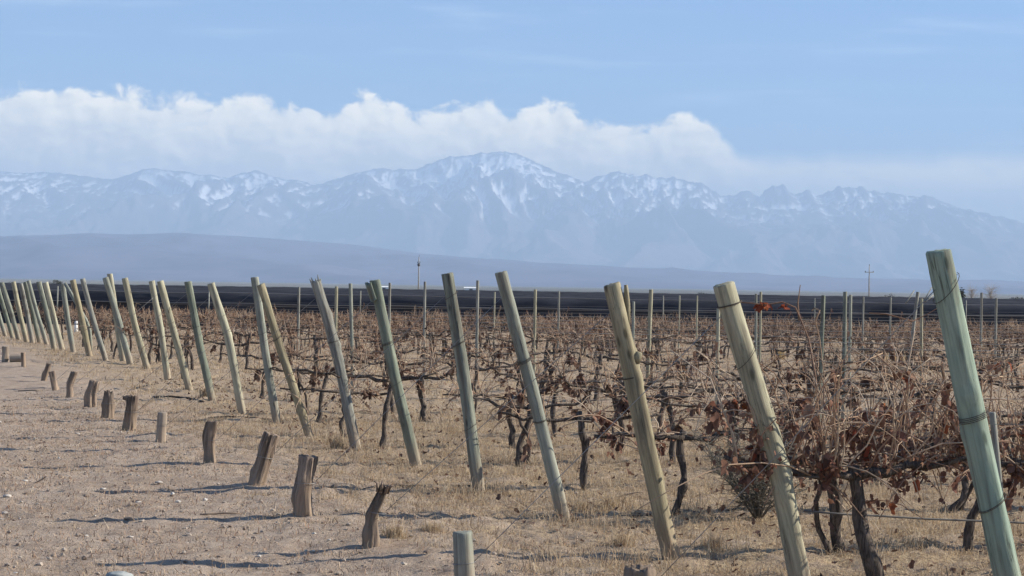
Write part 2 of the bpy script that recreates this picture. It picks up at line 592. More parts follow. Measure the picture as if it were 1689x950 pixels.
def log_mesh(name, L, r, seed, taper=0.0, bend=(), knots=(), rough=0.03, jag=0.0, below=0.18, seg=18, flare=0.0, cut=0.0, step=0.05, groove=0.0):
    """a round timber standing along local z from -below to L, with a flat sawn (or ragged) top"""
    rs = np.random.RandomState(seed)
    n = max(8, int((L + below) / step))
    zs = np.linspace(-below, L, n)
    tt = np.clip(zs / L, 0, 1)
    ang = np.arange(seg) * 2 * math.pi / seg
    ox = np.zeros(n)
    oy = np.zeros(n)
    for (t0, dx, dy) in bend:
        w = np.where(tt < t0, tt / t0, (1 - tt) / (1 - t0))
        w = w * w * (3 - 2 * w) * 0.4 + w * 0.6
        ox += dx * w
        oy += dy * w
    ph = rs.rand(4) * 50
    A, Z = np.meshgrid(ang, zs)
    rr = r * (1 - taper * np.clip(Z / L, 0, 1)) * (1 + rough * (fbm(np.cos(A) * 1.1 + ph[0], np.sin(A) * 1.1 + Z * 2.2 + ph[1], 3, 0.5, seed % 50)
             + 0.8 * vnoise(np.cos(A) * 2.6 + ph[2], np.sin(A) * 2.6 + Z * 1.1 + ph[3], 3)))
    if groove:
        rr = rr + groove * r * (ridged(np.cos(A) * 2.4 + ph[1], np.sin(A) * 2.4 + Z * 1.6 + ph[0], 3, 0.6, seed % 31) - 0.75)
    rr = rr + flare * r * np.exp(-np.clip(Z, 0, None) / 0.07)
    for (tk, ak, sk) in knots:
        d2 = ((Z - tk * L) / (0.045 + 0.3 * sk)) ** 2 + (((A - ak + math.pi) % (2 * math.pi) - math.pi) * r / (0.035 + 0.25 * sk)) ** 2
        rr = rr + sk * np.exp(-d2)
    X = ox[:, None] + rr * np.cos(A)
    Y = oy[:, None] + rr * np.sin(A)
    Zv = Z.copy()
    top = cut * np.cos(ang) * r + jag * (rs.rand(seg) - 0.5)
    Zv[-1] += top
    Zv[-2] += top * 0.6
    V = np.stack([X, Y, Zv], -1).reshape(-1, 3)
    # bevelled rim, then the cut face
    rim = []
    for q, (f, dz) in enumerate(((0.93, 0.006), (0.5, 0.007 - 0.4 * jag))):
        rim.append(np.stack([ox[-1] + (X[-1] - ox[-1]) * f, oy[-1] + (Y[-1] - oy[-1]) * f, Zv[-1] + dz + jag * 0.3 * (rs.rand(seg) - 0.5)], -1))
    V = np.concatenate([V] + rim + [[[ox[-1], oy[-1], L + 0.006 - 0.3 * jag]]])
    i = np.arange(n + 1)[:, None] * seg
    j = np.arange(seg)[None, :]
    k = (j + 1) % seg
    F = np.concatenate([np.stack([i + j, i + k, i + seg + k], -1).reshape(-1, 3), np.stack([i + j, i + seg + k, i + seg + j], -1).reshape(-1, 3)])
    e = np.arange(seg)
    F = np.concatenate([F, np.stack([np.full(seg, (n + 2) * seg), (n + 1) * seg + e, (n + 1) * seg + (e + 1) % seg], -1)])
    me = mesh_np(name, V, F, True)
    return me


def wood_mat(name, base, other, grime, crack=0.5, grain=1.0, gloss=0.85, foot=None):
    mt, t, b = new_mat(name)
    O = t.new('ShaderNodeTexCoord').outputs['Object']
    rnd = t.new('ShaderNodeObjectInfo').outputs['Random']
    off = t.new('ShaderNodeCombineXYZ')
    for q in range(3):
        t.l.new(t.math('MULTIPLY', rnd, 31.0 + q * 7), off.inputs[q])
    ad = t.new('ShaderNodeVectorMath', operation='ADD')
    t.l.new(O, ad.inputs[0])
    t.l.new(off.outputs[0], ad.inputs[1])
    O = ad.outputs[0]
    g1 = t.noise(t.scaled(O, 26, 26, 1.6), 1.0, 5, 0.6, 0.4)
    g2 = t.noise(t.scaled(O, 90, 90, 2.2), 1.0, 4, 0.65)
    bl = t.noise(t.scaled(O, 5, 5, 2.6), 1.0, 4, 0.6)
    c = t.mix(t.ramp(bl, 0.36, 0.64), base, other)
    c = t.mix(t.ramp(g1, 0.42, 0.64, 0.0, 0.62 * grain), c, grime)
    c = t.mix(t.ramp(g2, 0.48, 0.66, 0.0, 0.5 * grain), c, tuple(x * 0.55 for x in base))
    stn = t.noise(t.scaled(O, 11, 11, 0.9), 1.0, 5, 0.7, 0.5)
    c = t.mix(t.ramp(stn, 0.50, 0.66, 0.0, 0.62), c, (0.115, 0.095, 0.075))
    ck = t.noise(t.scaled(O, 60, 60, 0.9), 1.0, 2, 0.5, 0.6)
    line = t.ramp(t.math('ABSOLUTE', t.math('SUBTRACT', ck, 0.5)), 0.006, 0.022, 1.0, 0.0)
    line = t.math('MULTIPLY', line, t.ramp(t.noise(t.scaled(O, 9, 9, 1.5), 1.0, 2), 0.5, 0.62, 0.0, crack))
    c = t.mix(line, c, (0.03, 0.025, 0.02))
    kn = t.new('ShaderNodeTexVoronoi')
    t.l.new(t.scaled(O, 9, 9, 3.2), kn.inputs['Vector'])
    kn.inputs['Scale'].default_value = 1.0
    c = t.mix(t.ramp(kn.outputs['Distance'], 0.05, 0.16, 0.75, 0.0), c, tuple(x * 0.35 for x in grime))
    sz_ = t.new('ShaderNodeSeparateXYZ')
    t.l.new(t.new('ShaderNodeTexCoord').outputs['Object'], sz_.inputs[0])
    dust = t.ramp(t.math('ADD', sz_.outputs[2], t.math('MULTIPLY_ADD', bl, 0.3, -0.15)), 0.0, 0.38, 0.6, 0.0)
    c = t.mix(dust, c, (0.36, 0.27, 0.195))
    t.l.new(c, b.inputs['Base Color'])
    b.inputs['Roughness'].default_value = gloss
    bp = t.new('ShaderNodeBump')
    bp.inputs['Strength'].default_value = 0.55
    bp.inputs['Distance'].default_value = 0.006
    t.l.new(t.math('SUBTRACT', t.math('ADD', g1, t.math('MULTIPLY', g2, 0.5)), line), bp.inputs['Height'])
    t.l.new(bp.outputs[0], b.inputs['Normal'])
    return mt


WOOD = {
    'green': wood_mat('treated_wood_green', (0.245, 0.315, 0.25), (0.32, 0.375, 0.29), (0.155, 0.20, 0.165), 0.6, 0.8),
    'dull_green': wood_mat('treated_wood_dull_green', (0.235, 0.255, 0.205), (0.32, 0.325, 0.255), (0.125, 0.13, 0.105), 0.9, 1.3),
    'deep_green': wood_mat('treated_wood_deep_green', (0.18, 0.205, 0.16), (0.25, 0.27, 0.205), (0.11, 0.125, 0.095), 0.6, 0.9),
    'grey_green': wood_mat('treated_wood_grey_green', (0.26, 0.275, 0.225), (0.33, 0.335, 0.275), (0.16, 0.16, 0.135), 0.6, 0.8),
    'grey': wood_mat('weathered_wood_grey', (0.27, 0.27, 0.235), (0.345, 0.34, 0.29), (0.15, 0.145, 0.125), 0.9, 1.2),
    'cream': wood_mat('barked_wood_cream', (0.355, 0.33, 0.23), (0.425, 0.395, 0.28), (0.235, 0.21, 0.14), 0.6, 1.0),
    'pale': wood_mat('barked_wood_pale', (0.46, 0.43, 0.315), (0.40, 0.39, 0.285), (0.27, 0.255, 0.185), 0.5, 0.9),
    'tan': wood_mat('barked_wood_tan', (0.315, 0.275, 0.175), (0.40, 0.35, 0.23), (0.16, 0.13, 0.085), 0.9, 1.2),
    'stump': wood_mat('weathered_stump_wood', (0.225, 0.165, 0.125), (0.31, 0.24, 0.185), (0.085, 0.06, 0.045), 1.0, 1.5),
    'stump_dark': wood_mat('weathered_stump_wood_dark', (0.14, 0.105, 0.085), (0.21, 0.165, 0.13), (0.055, 0.042, 0.035), 1.0, 1.5),
    'stump_pale': wood_mat('weathered_stump_wood_pale', (0.33, 0.275, 0.22), (0.40, 0.345, 0.28), (0.16, 0.125, 0.095), 0.9, 1.1),
}
mt, t, b = new_mat('galvanised_wire')
b.inputs['Base Color'].default_value = (0.25, 0.24, 0.23, 1)
b.inputs['Metallic'].default_value = 0.6
b.inputs['Roughness'].default_value = 0.5
WIRE = mt
mt, t, b = new_mat('rusty_tie_wire')
b.inputs['Base Color'].default_value = (0.075, 0.062, 0.052, 1)
b.inputs['Roughness'].default_value = 0.7
TIE = mt
mt, t, b = new_mat('black_drip_hose')
b.inputs['Base Color'].default_value = (0.035, 0.032, 0.030, 1)
b.inputs['Roughness'].default_value = 0.55
HOSE = mt


def wrap_mesh(name, r, turns, pitch, tilt=0.0, ph=0.0):
    n = int(18 * turns) + 1
    a = np.linspace(0, turns * 2 * math.pi, n) + ph
    z = np.linspace(0, pitch * turns, n) + tilt * r * np.cos(a)
    return MB().add(*tube(np.stack([np.cos(a) * (r + 0.002), np.sin(a) * (r + 0.002), z], -1), 0.0019, 5)).mesh(name)


def lean_frame(base, top):
    """object matrix with local z from base to top and local x towards the vines"""
    z = (top - base).normalized()
    x = ROW_U - z * ROW_U.dot(z)
    x.normalize()
    y = z.cross(x)
    m4 = Matrix((x, y, z)).transposed().to_4x4()
    m4.translation = base
    return m4


def ground_point(px, py):
    p = on_ground(px, py)
    for _ in range(3):
        p = on_ground(px, py, gz(p.x, p.y))
    return p


def in_row_plane(px, py, base):
    d = ray(px, py)
    n = ROW_U.cross(Vector((0, 0, 1)))
    tt = (base - Vector((0, 0, EYE))).dot(n) / d.dot(n)
    return Vector((0, 0, EYE)) + d * tt


# ------------------------------------------------------------------ leaning end posts, one at the head of each vine row
# top pixel, foot pixel, width in pixels at mid height, wood, description, bends, knots, wire wraps (height share, turns, pitch, tilt)
END = [
    ((1548, 415), (1680, 1034), 45, 'green', 'thick green leaning post, nearest and largest of all the posts', [], [(0.62, 4.0, 0.008)], [(0.555, 4, 0.008, 0.1), (0.9, 1, 0.01, 0.8), (0.33, 2, 0.006, 0.4)]),
    ((1193, 470), (1324, 976), 38, 'cream', 'smooth cream leaning post next to the thick green foremost one', [(0.38, 0.03, 0)], [(0.385, 0.2, 0.014), (0.6, 4.2, 0.006)], [(0.935, 2, 0.004, 0.0), (0.76, 1, 0.01, 0.7), (0.42, 1, 0.004, 0.15)]),
    ((1010, 470), (1107, 922), 31, 'tan', 'knotty yellowish leaning post with a broken side branch at its head', [(0.55, 0.015, 0)], [(0.74, 0.3, 0.024), (0.66, 5.6, 0.010), (0.9, 4.6, 0.012), (0.3, 0.2, 0.010)], [(0.665, 2, 0.004, 0.0)]),
    ((826, 450), (931, 858), 22, 'grey_green', 'slim straight grey leaning post between the knotty and the mottled green posts', [], [], [(0.64, 3, 0.008, 0.2), (0.4, 2, 0.006, 0.0)]),
    ((738, 452), (790, 812), 21, 'dull_green', 'mottled green leaning post just before the hose lying on the soil', [(0.6, 0.012, 0)], [(0.35, 1.0, 0.006)], [(0.9, 1, 0.006, 0.5), (0.68, 2, 0.006, 0.4), (0.3, 1, 0.006, 0.5)]),
    ((618, 463), (687, 770), 19, 'deep_green', 'dark green leaning post with its head split in two', [], [], [(0.66, 3, 0.008, 0.1), (0.45, 1, 0.006, 0.3)]),
    ((521, 465), (588, 743), 18, 'grey', 'grey weathered leaning post with a splintered head', [(0.72, 0.02, 0)], [(0.62, 0.0, 0.016), (0.8, 0.2, 0.014), (0.25, 4, 0.008)], [(0.64, 2, 0.006, 0.0)]),
    ((430, 470), (511, 721), 14, 'tan', 'yellowish leaning post crossing in front of a greyish one', [], [(0.15, 4, 0.006)], [(0.65, 2, 0.006, 0.3)]),
    ((420, 458), (457, 699), 14, 'grey_green', 'greyish leaning post crossed by a yellowish one', [], [], [(0.62, 1, 0.006, 0.3)]),
    ((348, 468), (400, 683), 14, 'pale', 'very pale leaning post with a bend at mid height', [(0.62, 0.035, 0)], [(0.6, 0.4, 0.012)], [(0.62, 1, 0.006, 0.1)]),
    ((310, 465), (350, 660), 13, 'deep_green', 'green leaning post standing before the pale bent one', [], [], [(0.62, 1, 0.006, 0.1)]),
    ((264, 464), (313, 645), 12, 'cream', 'cream leaning post of a close pair, the more slanted one', [], [(0.45, 4.0, 0.006)], [(0.62, 1, 0.006, 0.1)]),
    ((250, 464), (277, 628), 11, 'pale', 'pale leaning post of a close pair, the more upright one', [(0.5, 0.01, 0)], [], []),
    ((206, 459), (243, 608), 11, 'cream', 'lone cream leaning post between the close pair and the crossed pair', [(0.5, -0.015, 0)], [], [(0.6, 1, 0.006, 0.1)]),
    ((174, 458), (215, 601), 11, 'grey_green', 'grey leaning post of the crossed pair with the tall pale one', [], [], []),
    ((181, 452), (203, 597), 10, 'pale', 'tall pale leaning post crossing behind a grey one', [], [], []),
    ((136, 460), (175, 596), 9, 'grey', 'thin grey leaning post with a dark head beside the crossed pair', [(0.6, -0.01, 0)], [], []),
    ((120, 462), (148, 588), 10, 'tan', 'brownish leaning post with a thin brace behind it', [(0.5, -0.01, 0)], [], []),
    ((103, 468), (121, 581), 9, 'grey_green', 'short upright greenish post before the brownish braced one', [], [], []),
    ((75, 466), (103, 578), 9, 'pale', 'pale yellow leaning post, brightest of the distant cluster', [], [], []),
    ((64, 465), (90, 577), 9, 'dull_green', 'light green leaning post touching the brightest pale one', [], [], []),
    ((47, 463), (77, 568), 7, 'grey_green', 'thin grey green post, more slanted of two in the distant cluster', [], [], []),
    ((42, 465), (66, 567), 8, 'dull_green', 'thin green post, more upright of two in the distant cluster', [], [], []),
    ((34, 468), (54, 566), 8, 'grey', 'dark grey banded post in the distant cluster', [], [], [(0.5, 5, 0.02, 0), (0.75, 4, 0.02, 0)]),
    ((22, 465), (44, 564), 8, 'cream', 'cream post with dark bands in the distant cluster', [], [], [(0.42, 5, 0.02, 0), (0.8, 4, 0.02, 0)]),
    ((3, 466), (31, 561), 8, 'dull_green', 'third post from the far end of the line', [], [], [(0.4, 5, 0.02, 0)]),
    ((-4, 472), (21, 558), 7, 'deep_green', 'second post from the far end of the line', [], [], [(0.5, 5, 0.02, 0)]),
    ((-14, 475), (9, 555), 7, 'grey_green', 'farthest post in view at the end of the line', [], [], []),
]
rows = []
for i, (tp, fp, wpx, wood, desc, bend, knots, wraps) in enumerate(END):
    base = ground_point(*fp)
    top = in_row_plane(tp[0], tp[1], base)
    L = (top - base).length
    r = 0.5 * wpx * base.y / F_PX
    det = base.y < 30
    knots = list(knots) + [((0.13 + 0.29 * q + 0.11 * math.sin(i * 3.1 + q * 2)), (i * 1.7 + q * 2.4) % 6.28, r * (0.07 + 0.06 * ((i + q) % 3))) for q in range(3)]
    bend = list(bend) + [(0.5, 0.018 * math.sin(i * 2.3), 0.015 * math.cos(i * 1.7))]
    me = log_mesh('end_post', L, r, 100 + i, taper=0.06, bend=[(a, bx, by) for a, bx, by in bend], knots=knots, rough=0.055 if wood != 'tan' else 0.075,
                  jag=0.02 if wood == 'grey' and det else 0.004, seg=30 if det else 12, groove=0.07 if det else 0.05, cut=0.06 * (((i * 7) % 5) - 2) / 2.0, step=0.03 if det else 0.1, below=0.3)
    o = link('end_post', me, WOOD[wood])
    o.matrix_world = lean_frame(base, top)
    tag(o, desc, 'post', 'leaning end posts of the vine rows')
    for (h, tn, pt, tl) in wraps:
        bx = sum(dx * (h / t0 if h < t0 else (1 - h) / (1 - t0)) for t0, dx, dy in bend)
        w = link('wire_wrap', wrap_mesh('wire_wrap', r * 1.02 + 0.003, tn if det else 1.0 * tn, pt, tl, i * 1.3), TIE, o)
        w.location = (bx, 0, h * L)
    rows.append(dict(base=base, top=top, L=L, r=r, post=o, desc=desc))

# a broken side branch on the knotty post, the split slab on the dark green one, splinters on the grey one
o = rows[2]['post']
L, r = rows[2]['L'], rows[2]['r']
br = link('broken_branch', MB().add(*tube([(r * 0.6, -0.01, L * 0.86), (r * 1.05, -0.015, L * 0.92), (r * 1.25, -0.02, L * 0.965), (r * 1.35, -0.02, L * 0.99)], [0.024, 0.019, 0.014, 0.011], 9)).mesh('broken_branch'), WOOD['tan'], o)
kb = link('branch_stub', MB().add(*tube([(r * 0.5, -0.03, L * 0.72), (r * 0.95, -0.04, L * 0.738), (r * 1.12, -0.045, L * 0.748)], [0.03, 0.025, 0.018], 9)).mesh('branch_stub'), WOOD['tan'], o)
o = rows[5]['post']
L, r = rows[5]['L'], rows[5]['r']
a = np.linspace(math.pi * 0.62, math.pi * 1.45, 9)
zz_ = np.linspace(L * 0.90, L * 0.995, 6)
V, F = [], []
for q, z in enumerate(zz_):
    op = 0.018 + 0.012 * (q / 5.0)
    for f in (1.06, 0.62):
        for aa in a:
            V.append((math.cos(aa) * r * f - op * 1.3, math.sin(aa) * r * f - op * 0.4, z + 0.012 * math.sin(aa * 3)))
na = len(a)
for q in range(5):
    for w in range(2):
        for e in range(na - 1):
            s0 = q * 2 * na + w * na + e
            s1 = s0 + 2 * na
            F += [(s0, s0 + 1, s1 + 1), (s0, s1 + 1, s1)] if w == 0 else [(s0, s1 + 1, s0 + 1), (s0, s1, s1 + 1)]
    for e in (0, na - 1):
        s0, s1 = q * 2 * na + e, q * 2 * na + na + e
        F += [(s0, s1, s1 + 2 * na), (s0, s1 + 2 * na, s0 + 2 * na)]
for q in (0, 5):
    for e in range(na - 1):
        s0, s1 = q * 2 * na + e, q * 2 * na + na + e
        F += [(s0, s0 + 1, s1 + 1), (s0, s1 + 1, s1)]
link('split_slab', mesh_np('split_slab', V, F), WOOD['deep_green'], o)
o = rows[6]['post']
L, r = rows[6]['L'], rows[6]['r']
for q in range(5):
    an_ = q * 1.3
    x0, y0 = math.cos(an_) * r * 0.7, math.sin(an_) * r * 0.7
    link('splinter', MB().add(*tube([(x0, y0, L - 0.03), (x0 * 1.25, y0 * 1.2, L + 0.01), (x0 * 1.5, y0 * 1.3, L + 0.02 + 0.012 * q)], [0.014, 0.010, 0.003], 5)).mesh('splinter'), WOOD['grey'], o)

# thin bent brace behind the brownish post
bb = ground_point(147, 588)
brace = link('brace_pole', MB().add(*tube([bb + Vector((0, 0.3, -0.1)), at_depth(148, 545, bb.y + 0.3), at_depth(142, 528, bb.y + 0.3), at_depth(107, 467, bb.y + 0.3)], 0.04, 8)).mesh('brace_pole'), WOOD['grey_green'])
tag(brace, 'thin bent brace pole slanting behind the brownish distant post', 'pole')

# ------------------------------------------------------------------ anchor stumps on the headland
# foot, head, width, wood, label, bend, knots, jag, taper, row whose guy wire it holds
STUMPS = [
    ((1057, 990), (1056, 938), 50, 'stump_dark', 'dark ragged stump top poking up beside the foot of the knotty post', [], [(0.5, 3, 0.01)], 0.04, 0.0, 0),
    ((768, 990), (763, 879), 34, 'grey_green', 'short sawn greenish post stub, nearest of the anchor stumps', [], [(0.5, 5.2, 0.006)], 0.003, 0.03, 1),
    ((612, 897), (632, 804), 25, 'stump_dark', 'twisted dark stump with a frayed narrow head on a low bank', [(0.45, -0.03, 0.0)], [(0.15, 3.4, 0.022), (0.5, 3.6, 0.012), (0.1, 0.5, 0.012)], 0.05, 0.38, 2),
    ((499, 850), (508, 753), 33, 'stump', 'stout brown stump with a swollen lower flank casting a long shadow', [(0.4, -0.02, 0)], [(0.28, 3.3, 0.022)], 0.014, 0.0, 3),
    ((422, 800), (447, 716), 26, 'stump', 'tilted cylindrical stump leaning towards the vines', [], [(0.22, 3.2, 0.016)], 0.008, 0.0, 4),
    ((347, 763), (350, 696), 20, 'stump', 'narrow split stump with a dark rounded cap', [(0.5, -0.015, 0)], [(0.7, 3.3, 0.016), (0.85, 0, 0.008)], 0.012, 0.0, 5),
    ((265, 729), (268, 681), 16, 'stump_pale', 'pale smooth sawn stump, palest of the line', [], [], 0.004, 0.0, 6),
    ((213, 710), (219, 654), 21, 'stump_dark', 'dark sided stump with a nub sticking out at its head', [], [(0.95, 3.2, 0.012)], 0.022, 0.05, 7),
    ((177, 690), (180, 646), 19, 'stump_dark', 'squat grey barrel shaped stump', [], [(0.5, 3.3, 0.02), (0.5, 0.2, 0.02)], 0.05, 0.2, 8),
    ((149, 671), (157, 629), 18, 'stump', 'hollowed stump with a dark head just past the grey barrel shaped one', [(0.5, -0.02, 0)], [(0.35, 3.4, 0.02)], 0.02, 0.0, 9),
    ((115, 655), (123, 614), 12, 'stump', 'thin bowed stump between the hollowed one and the small tilting one', [(0.5, -0.03, 0)], [], 0.02, 0.0, 10),
    ((91, 644), (85, 613), 11, 'stump', 'small stump tilting away from the vines in front of a darker one', [], [], 0.006, 0.0, 11),
    ((73, 627), (81, 600), 9, 'stump_dark', 'small dark stump half hidden behind the tilting one', [], [(0.3, 3, 0.015)], 0.02, 0.1, 12),
    ((39, 605), (38, 582), 8, 'stump', 'small slim stump beside a fallen pale block', [], [], 0.006, 0.0, 13),
    ((8, 597), (9, 572), 12, 'stump_pale', 'broad pale stump at the far end of the stump line', [], [], 0.006, 0.0, 14),
]
for i, (fp, hp_, wpx, wood, desc, bend, knots, jag, taper, ri) in enumerate(STUMPS):
    base = ground_point(*fp)
    top = at_depth(hp_[0], hp_[1], base.y)
    L = (top - base).length
    r = 0.5 * wpx * base.y / F_PX
    o = link('anchor_stump', log_mesh('anchor_stump', L, r, 300 + i, taper=taper, bend=bend, knots=knots, rough=0.20 if jag > 0.005 else 0.04, jag=jag, seg=34 if base.y < 26 else 16, step=0.02, flare=0.10, groove=0.42 if jag > 0.005 else 0.0), WOOD[wood])
    z = (top - base).normalized()
    x = Vector((1, 0, 0)) - z * z.x
    x.normalize()
    m4 = Matrix((x, z.cross(x), z)).transposed().to_4x4()
    m4.translation = base
    o.matrix_world = m4
    tag(o, desc, 'stump', 'anchor stumps along the headland')
    if i == 7:
        link('nub', MB().add(*tube([(0, 0, L * 0.9), (-0.08, 0, L * 0.93), (-0.105, 0, L * 0.93)], [0.035, 0.025, 0.018], 7)).mesh('nub'), WOOD['stump_dark'], o)
    if i == 2:
        for q in range(7):
            a0 = q * 0.9
            link('splinter', MB().add(*tube([(0.03 * math.cos(a0), 0.03 * math.sin(a0), L - 0.03), (0.045 * math.cos(a0), 0.045 * math.sin(a0), L + 0.02), (0.07 * math.cos(a0), 0.06 * math.sin(a0), L + 0.02 + 0.01 * (q % 3))], [0.012, 0.007, 0.002], 5)).mesh('splinter'), WOOD['stump'], o)
    # guy wire from the post's head down to the stump; it belongs to the post
    if ri < len(rows) and base.y < 32:
        rw = rows[ri]
        wr = link('wire_wrap', wrap_mesh('wire_wrap', r * 1.03 + 0.002, 1, 0.003, 0.05), WIRE, o)
        wr.location = (0, 0, L * 0.55)
        p0 = rw['base'].lerp(rw['top'], 0.9) - ROW_U * (rw['r'] * 0.9)
        p1 = base.lerp(top, 0.58) + Vector((r, 0, 0))
        inv = rw['post'].matrix_world.inverted()
        pts = [inv @ p0.lerp(p1, s) for s in np.linspace(0, 1, 7)]
        link('guy_wire', MB().add(*tube(pts, 0.0022, 5)).mesh('guy_wire'), WIRE, rw['post'])

# fallen pale block beside the far stumps
bp0 = ground_point(19, 598)
blk = link('wood_block', log_mesh('wood_block', 0.26, 0.085, 77, rough=0.08, jag=0.02, seg=12, below=0.0, step=0.03), WOOD['stump_pale'])
blk.matrix_world = Matrix.Translation(bp0 + Vector((-0.02, 0, 0.075))) @ Matrix.Rotation(R(88), 4, 'Y')
tag(blk, 'pale fallen wood block lying by the small slim stump', 'log')

# ------------------------------------------------------------------ trellis posts standing inside the rows
# top pixel, guessed depth, width px, wood, label
step_v = (rows[11]['base'] - rows[1]['base']) / 10.0
row_bases = [r_['base'].copy() for r_ in rows[:16]]
row_bases = [Vector((b_.x, b_.y, 0)) for b_ in row_bases]
row_bases.sort(key=lambda p: p.y)
while row_bases[-1].y < 76:
    row_bases.append(row_bases[-1] + Vector((step_v.x, step_v.y, 0)) * 1.02)


def on_row(px, depth_guess):
    """the point of a vine row seen under column px whose depth is nearest the guess"""
    best = None
    for b_ in row_bases:
        kx = (px - W_PX / 2) / F_PX
        den = ROW_U.x - kx * ROW_U.y
        s = (kx * b_.y - b_.x) / den
        if s < 0.3:
            continue
        p = b_ + ROW_U * s
        if best is None or abs(p.y - depth_guess) < abs(best.y - depth_guess):
            best = p
    return best


INNER = [
    (493, 474, 45, 5, 'grey', 'short grey row post seen past the splintered leaning post'),
    (555, 473, 45, 6, 'cream', 'cream row post between the splintered and the split leaning posts'),
    (578, 468, 30, 7, 'grey_green', 'grey green row post close before the split headed post'),
    (643, 467, 38, 5, 'grey', 'thin grey row post just behind the split headed post'),
    (701, 465, 36, 5, 'grey', 'dark thin row post under the tall utility pole'),
    (788, 463, 34, 6, 'grey', 'grey row post between the mottled green and slim grey leaning posts'),
    (816, 482, 55, 3, 'pale', 'thin pale stake touching the slim grey leaning post'),
    (883, 478, 35, 6, 'cream', 'cream row post next past the slim grey leaning post'),
    (922, 481, 48, 4, 'grey', 'thin grey row post beside the cream one past the slim leaning post'),
    (1045, 498, 28, 6, 'grey_green', 'low greenish row post against the knotty leaning post'),
    (1074, 478, 33, 8, 'cream', 'tilted cream row post between the knotty and smooth cream leaning posts'),
    (1121, 488, 50, 3, 'pale', 'first of two thin stakes before the smooth cream leaning post'),
    (1150, 488, 50, 3, 'pale', 'second of two thin stakes before the smooth cream leaning post'),
    (1185, 508, 28, 7, 'pale', 'pale row post half hidden behind the smooth cream leaning post'),
    (1247, 485, 38, 5, 'grey_green', 'greenish row post of a close pair under the red leaved cane'),
    (1255, 482, 34, 5, 'cream', 'cream row post of a close pair under the red leaved cane'),
    (1358, 488, 24, 8, 'deep_green', 'dark green row post rising from the leafy vine'),
    (1394, 482, 26, 8, 'dull_green', 'green row post, taller of a pair below the far crossarm pole'),
    (1403, 487, 33, 6, 'grey_green', 'greenish row post, shorter of a pair below the far crossarm pole'),
    (1424, 490, 45, 4, 'grey', 'thin grey stake after the green pair of row posts'),
    (1469, 491, 45, 4, 'grey', 'thin dark stake under the round dark bush'),
    (1520, 493, 33, 6, 'cream', 'knobbly cream row post close before the thick green post'),
    (1619, 483, 38, 5, 'grey', 'grey row post just past the thick green post'),
    (1643, 492, 45, 5, 'grey', 'shorter grey row post near the edge past the thick green post'),
]
tilt = {1074: (1070, 575), 1247: (1249, 560), 1358: (1354, 610), 578: (585, 600), 1520: (1522, 560)}
inner_at = []
for i, (px, py, dg, wpx, wood, desc) in enumerate(INNER):
    p = on_row(px, dg)
    p.z = gz(p.x, p.y)
    top = at_depth(px, py, p.y)
    base = p.copy()
    if px in tilt:
        bx = tilt[px]
        base.x += (bx[0] - px) * p.y / F_PX
    L = (top - base).length
    r = 0.43 * wpx * p.y / F_PX
    o = link('row_post', log_mesh('row_post', L, r, 500 + i, rough=0.05, seg=9, step=0.12, jag=0.006), WOOD[wood])
    o.matrix_world = lean_frame(base, top)
    tag(o, desc, 'post', 'upright posts inside the vine rows')
    inner_at.append(base)
# slim stake leaning behind the thick green post; leaning strainer with braces beyond it
p0 = Vector((rows[0]['base'].x + 0.02, rows[0]['base'].y + 0.9, 0))
sb = at_depth(1668, 872, p0.y)
stp = at_depth(1637, 682, p0.y)
sb.z = gz(sb.x, sb.y)
o = link('stake', log_mesh('stake', (stp - sb).length, 0.018, 601, rough=0.05, seg=10), WOOD['grey'])
o.matrix_world = lean_frame(sb, stp)
tag(o, 'slim grey stake tight behind the thick green post', 'stake')
p0 = on_row(1510, 42)
p0.z = gz(p0.x, p0.y)
stp = at_depth(1514, 482, p0.y)
p0 = p0 + Vector((-0.14, 0, 0))
o = link('strainer_post', log_mesh('strainer_post', (stp - p0).length, 0.036, 602, rough=0.05, seg=10), WOOD['grey'])
o.matrix_world = lean_frame(p0, stp)
tag(o, 'leaning grey strainer post with slanting struts near the thick green post', 'post')
inv = o.matrix_world.inverted()
for (a0, a1) in (((1508, 479), (1494, 500)), ((1537, 474), (1524, 496)), ((1540, 486), (1526, 498))):
    link('strut', MB().add(*tube([inv @ at_depth(a0[0], a0[1], p0.y + 0.2), inv @ at_depth(a1[0], a1[1], p0.y)], 0.013, 6)).mesh('strut'), WOOD['grey'], o)

# ------------------------------------------------------------------ vines
mt, t, b = new_mat('vine_bark')
O = t.new('ShaderNodeTexCoord').outputs['Object']
g1 = t.noise(t.scaled(O, 60, 60, 9), 1.0, 5, 0.65, 0.8)
c = t.mix(t.ramp(g1, 0.35, 0.68), (0.042, 0.034, 0.029), (0.16, 0.128, 0.106))
t.l.new(c, b.inputs['Base Color'])
bp = t.new('ShaderNodeBump')
bp.inputs['Strength'].default_value = 1.0
bp.inputs['Distance'].default_value = 0.012
t.l.new(g1, bp.inputs['Height'])
t.l.new(bp.outputs[0], b.inputs['Normal'])
BARK = mt


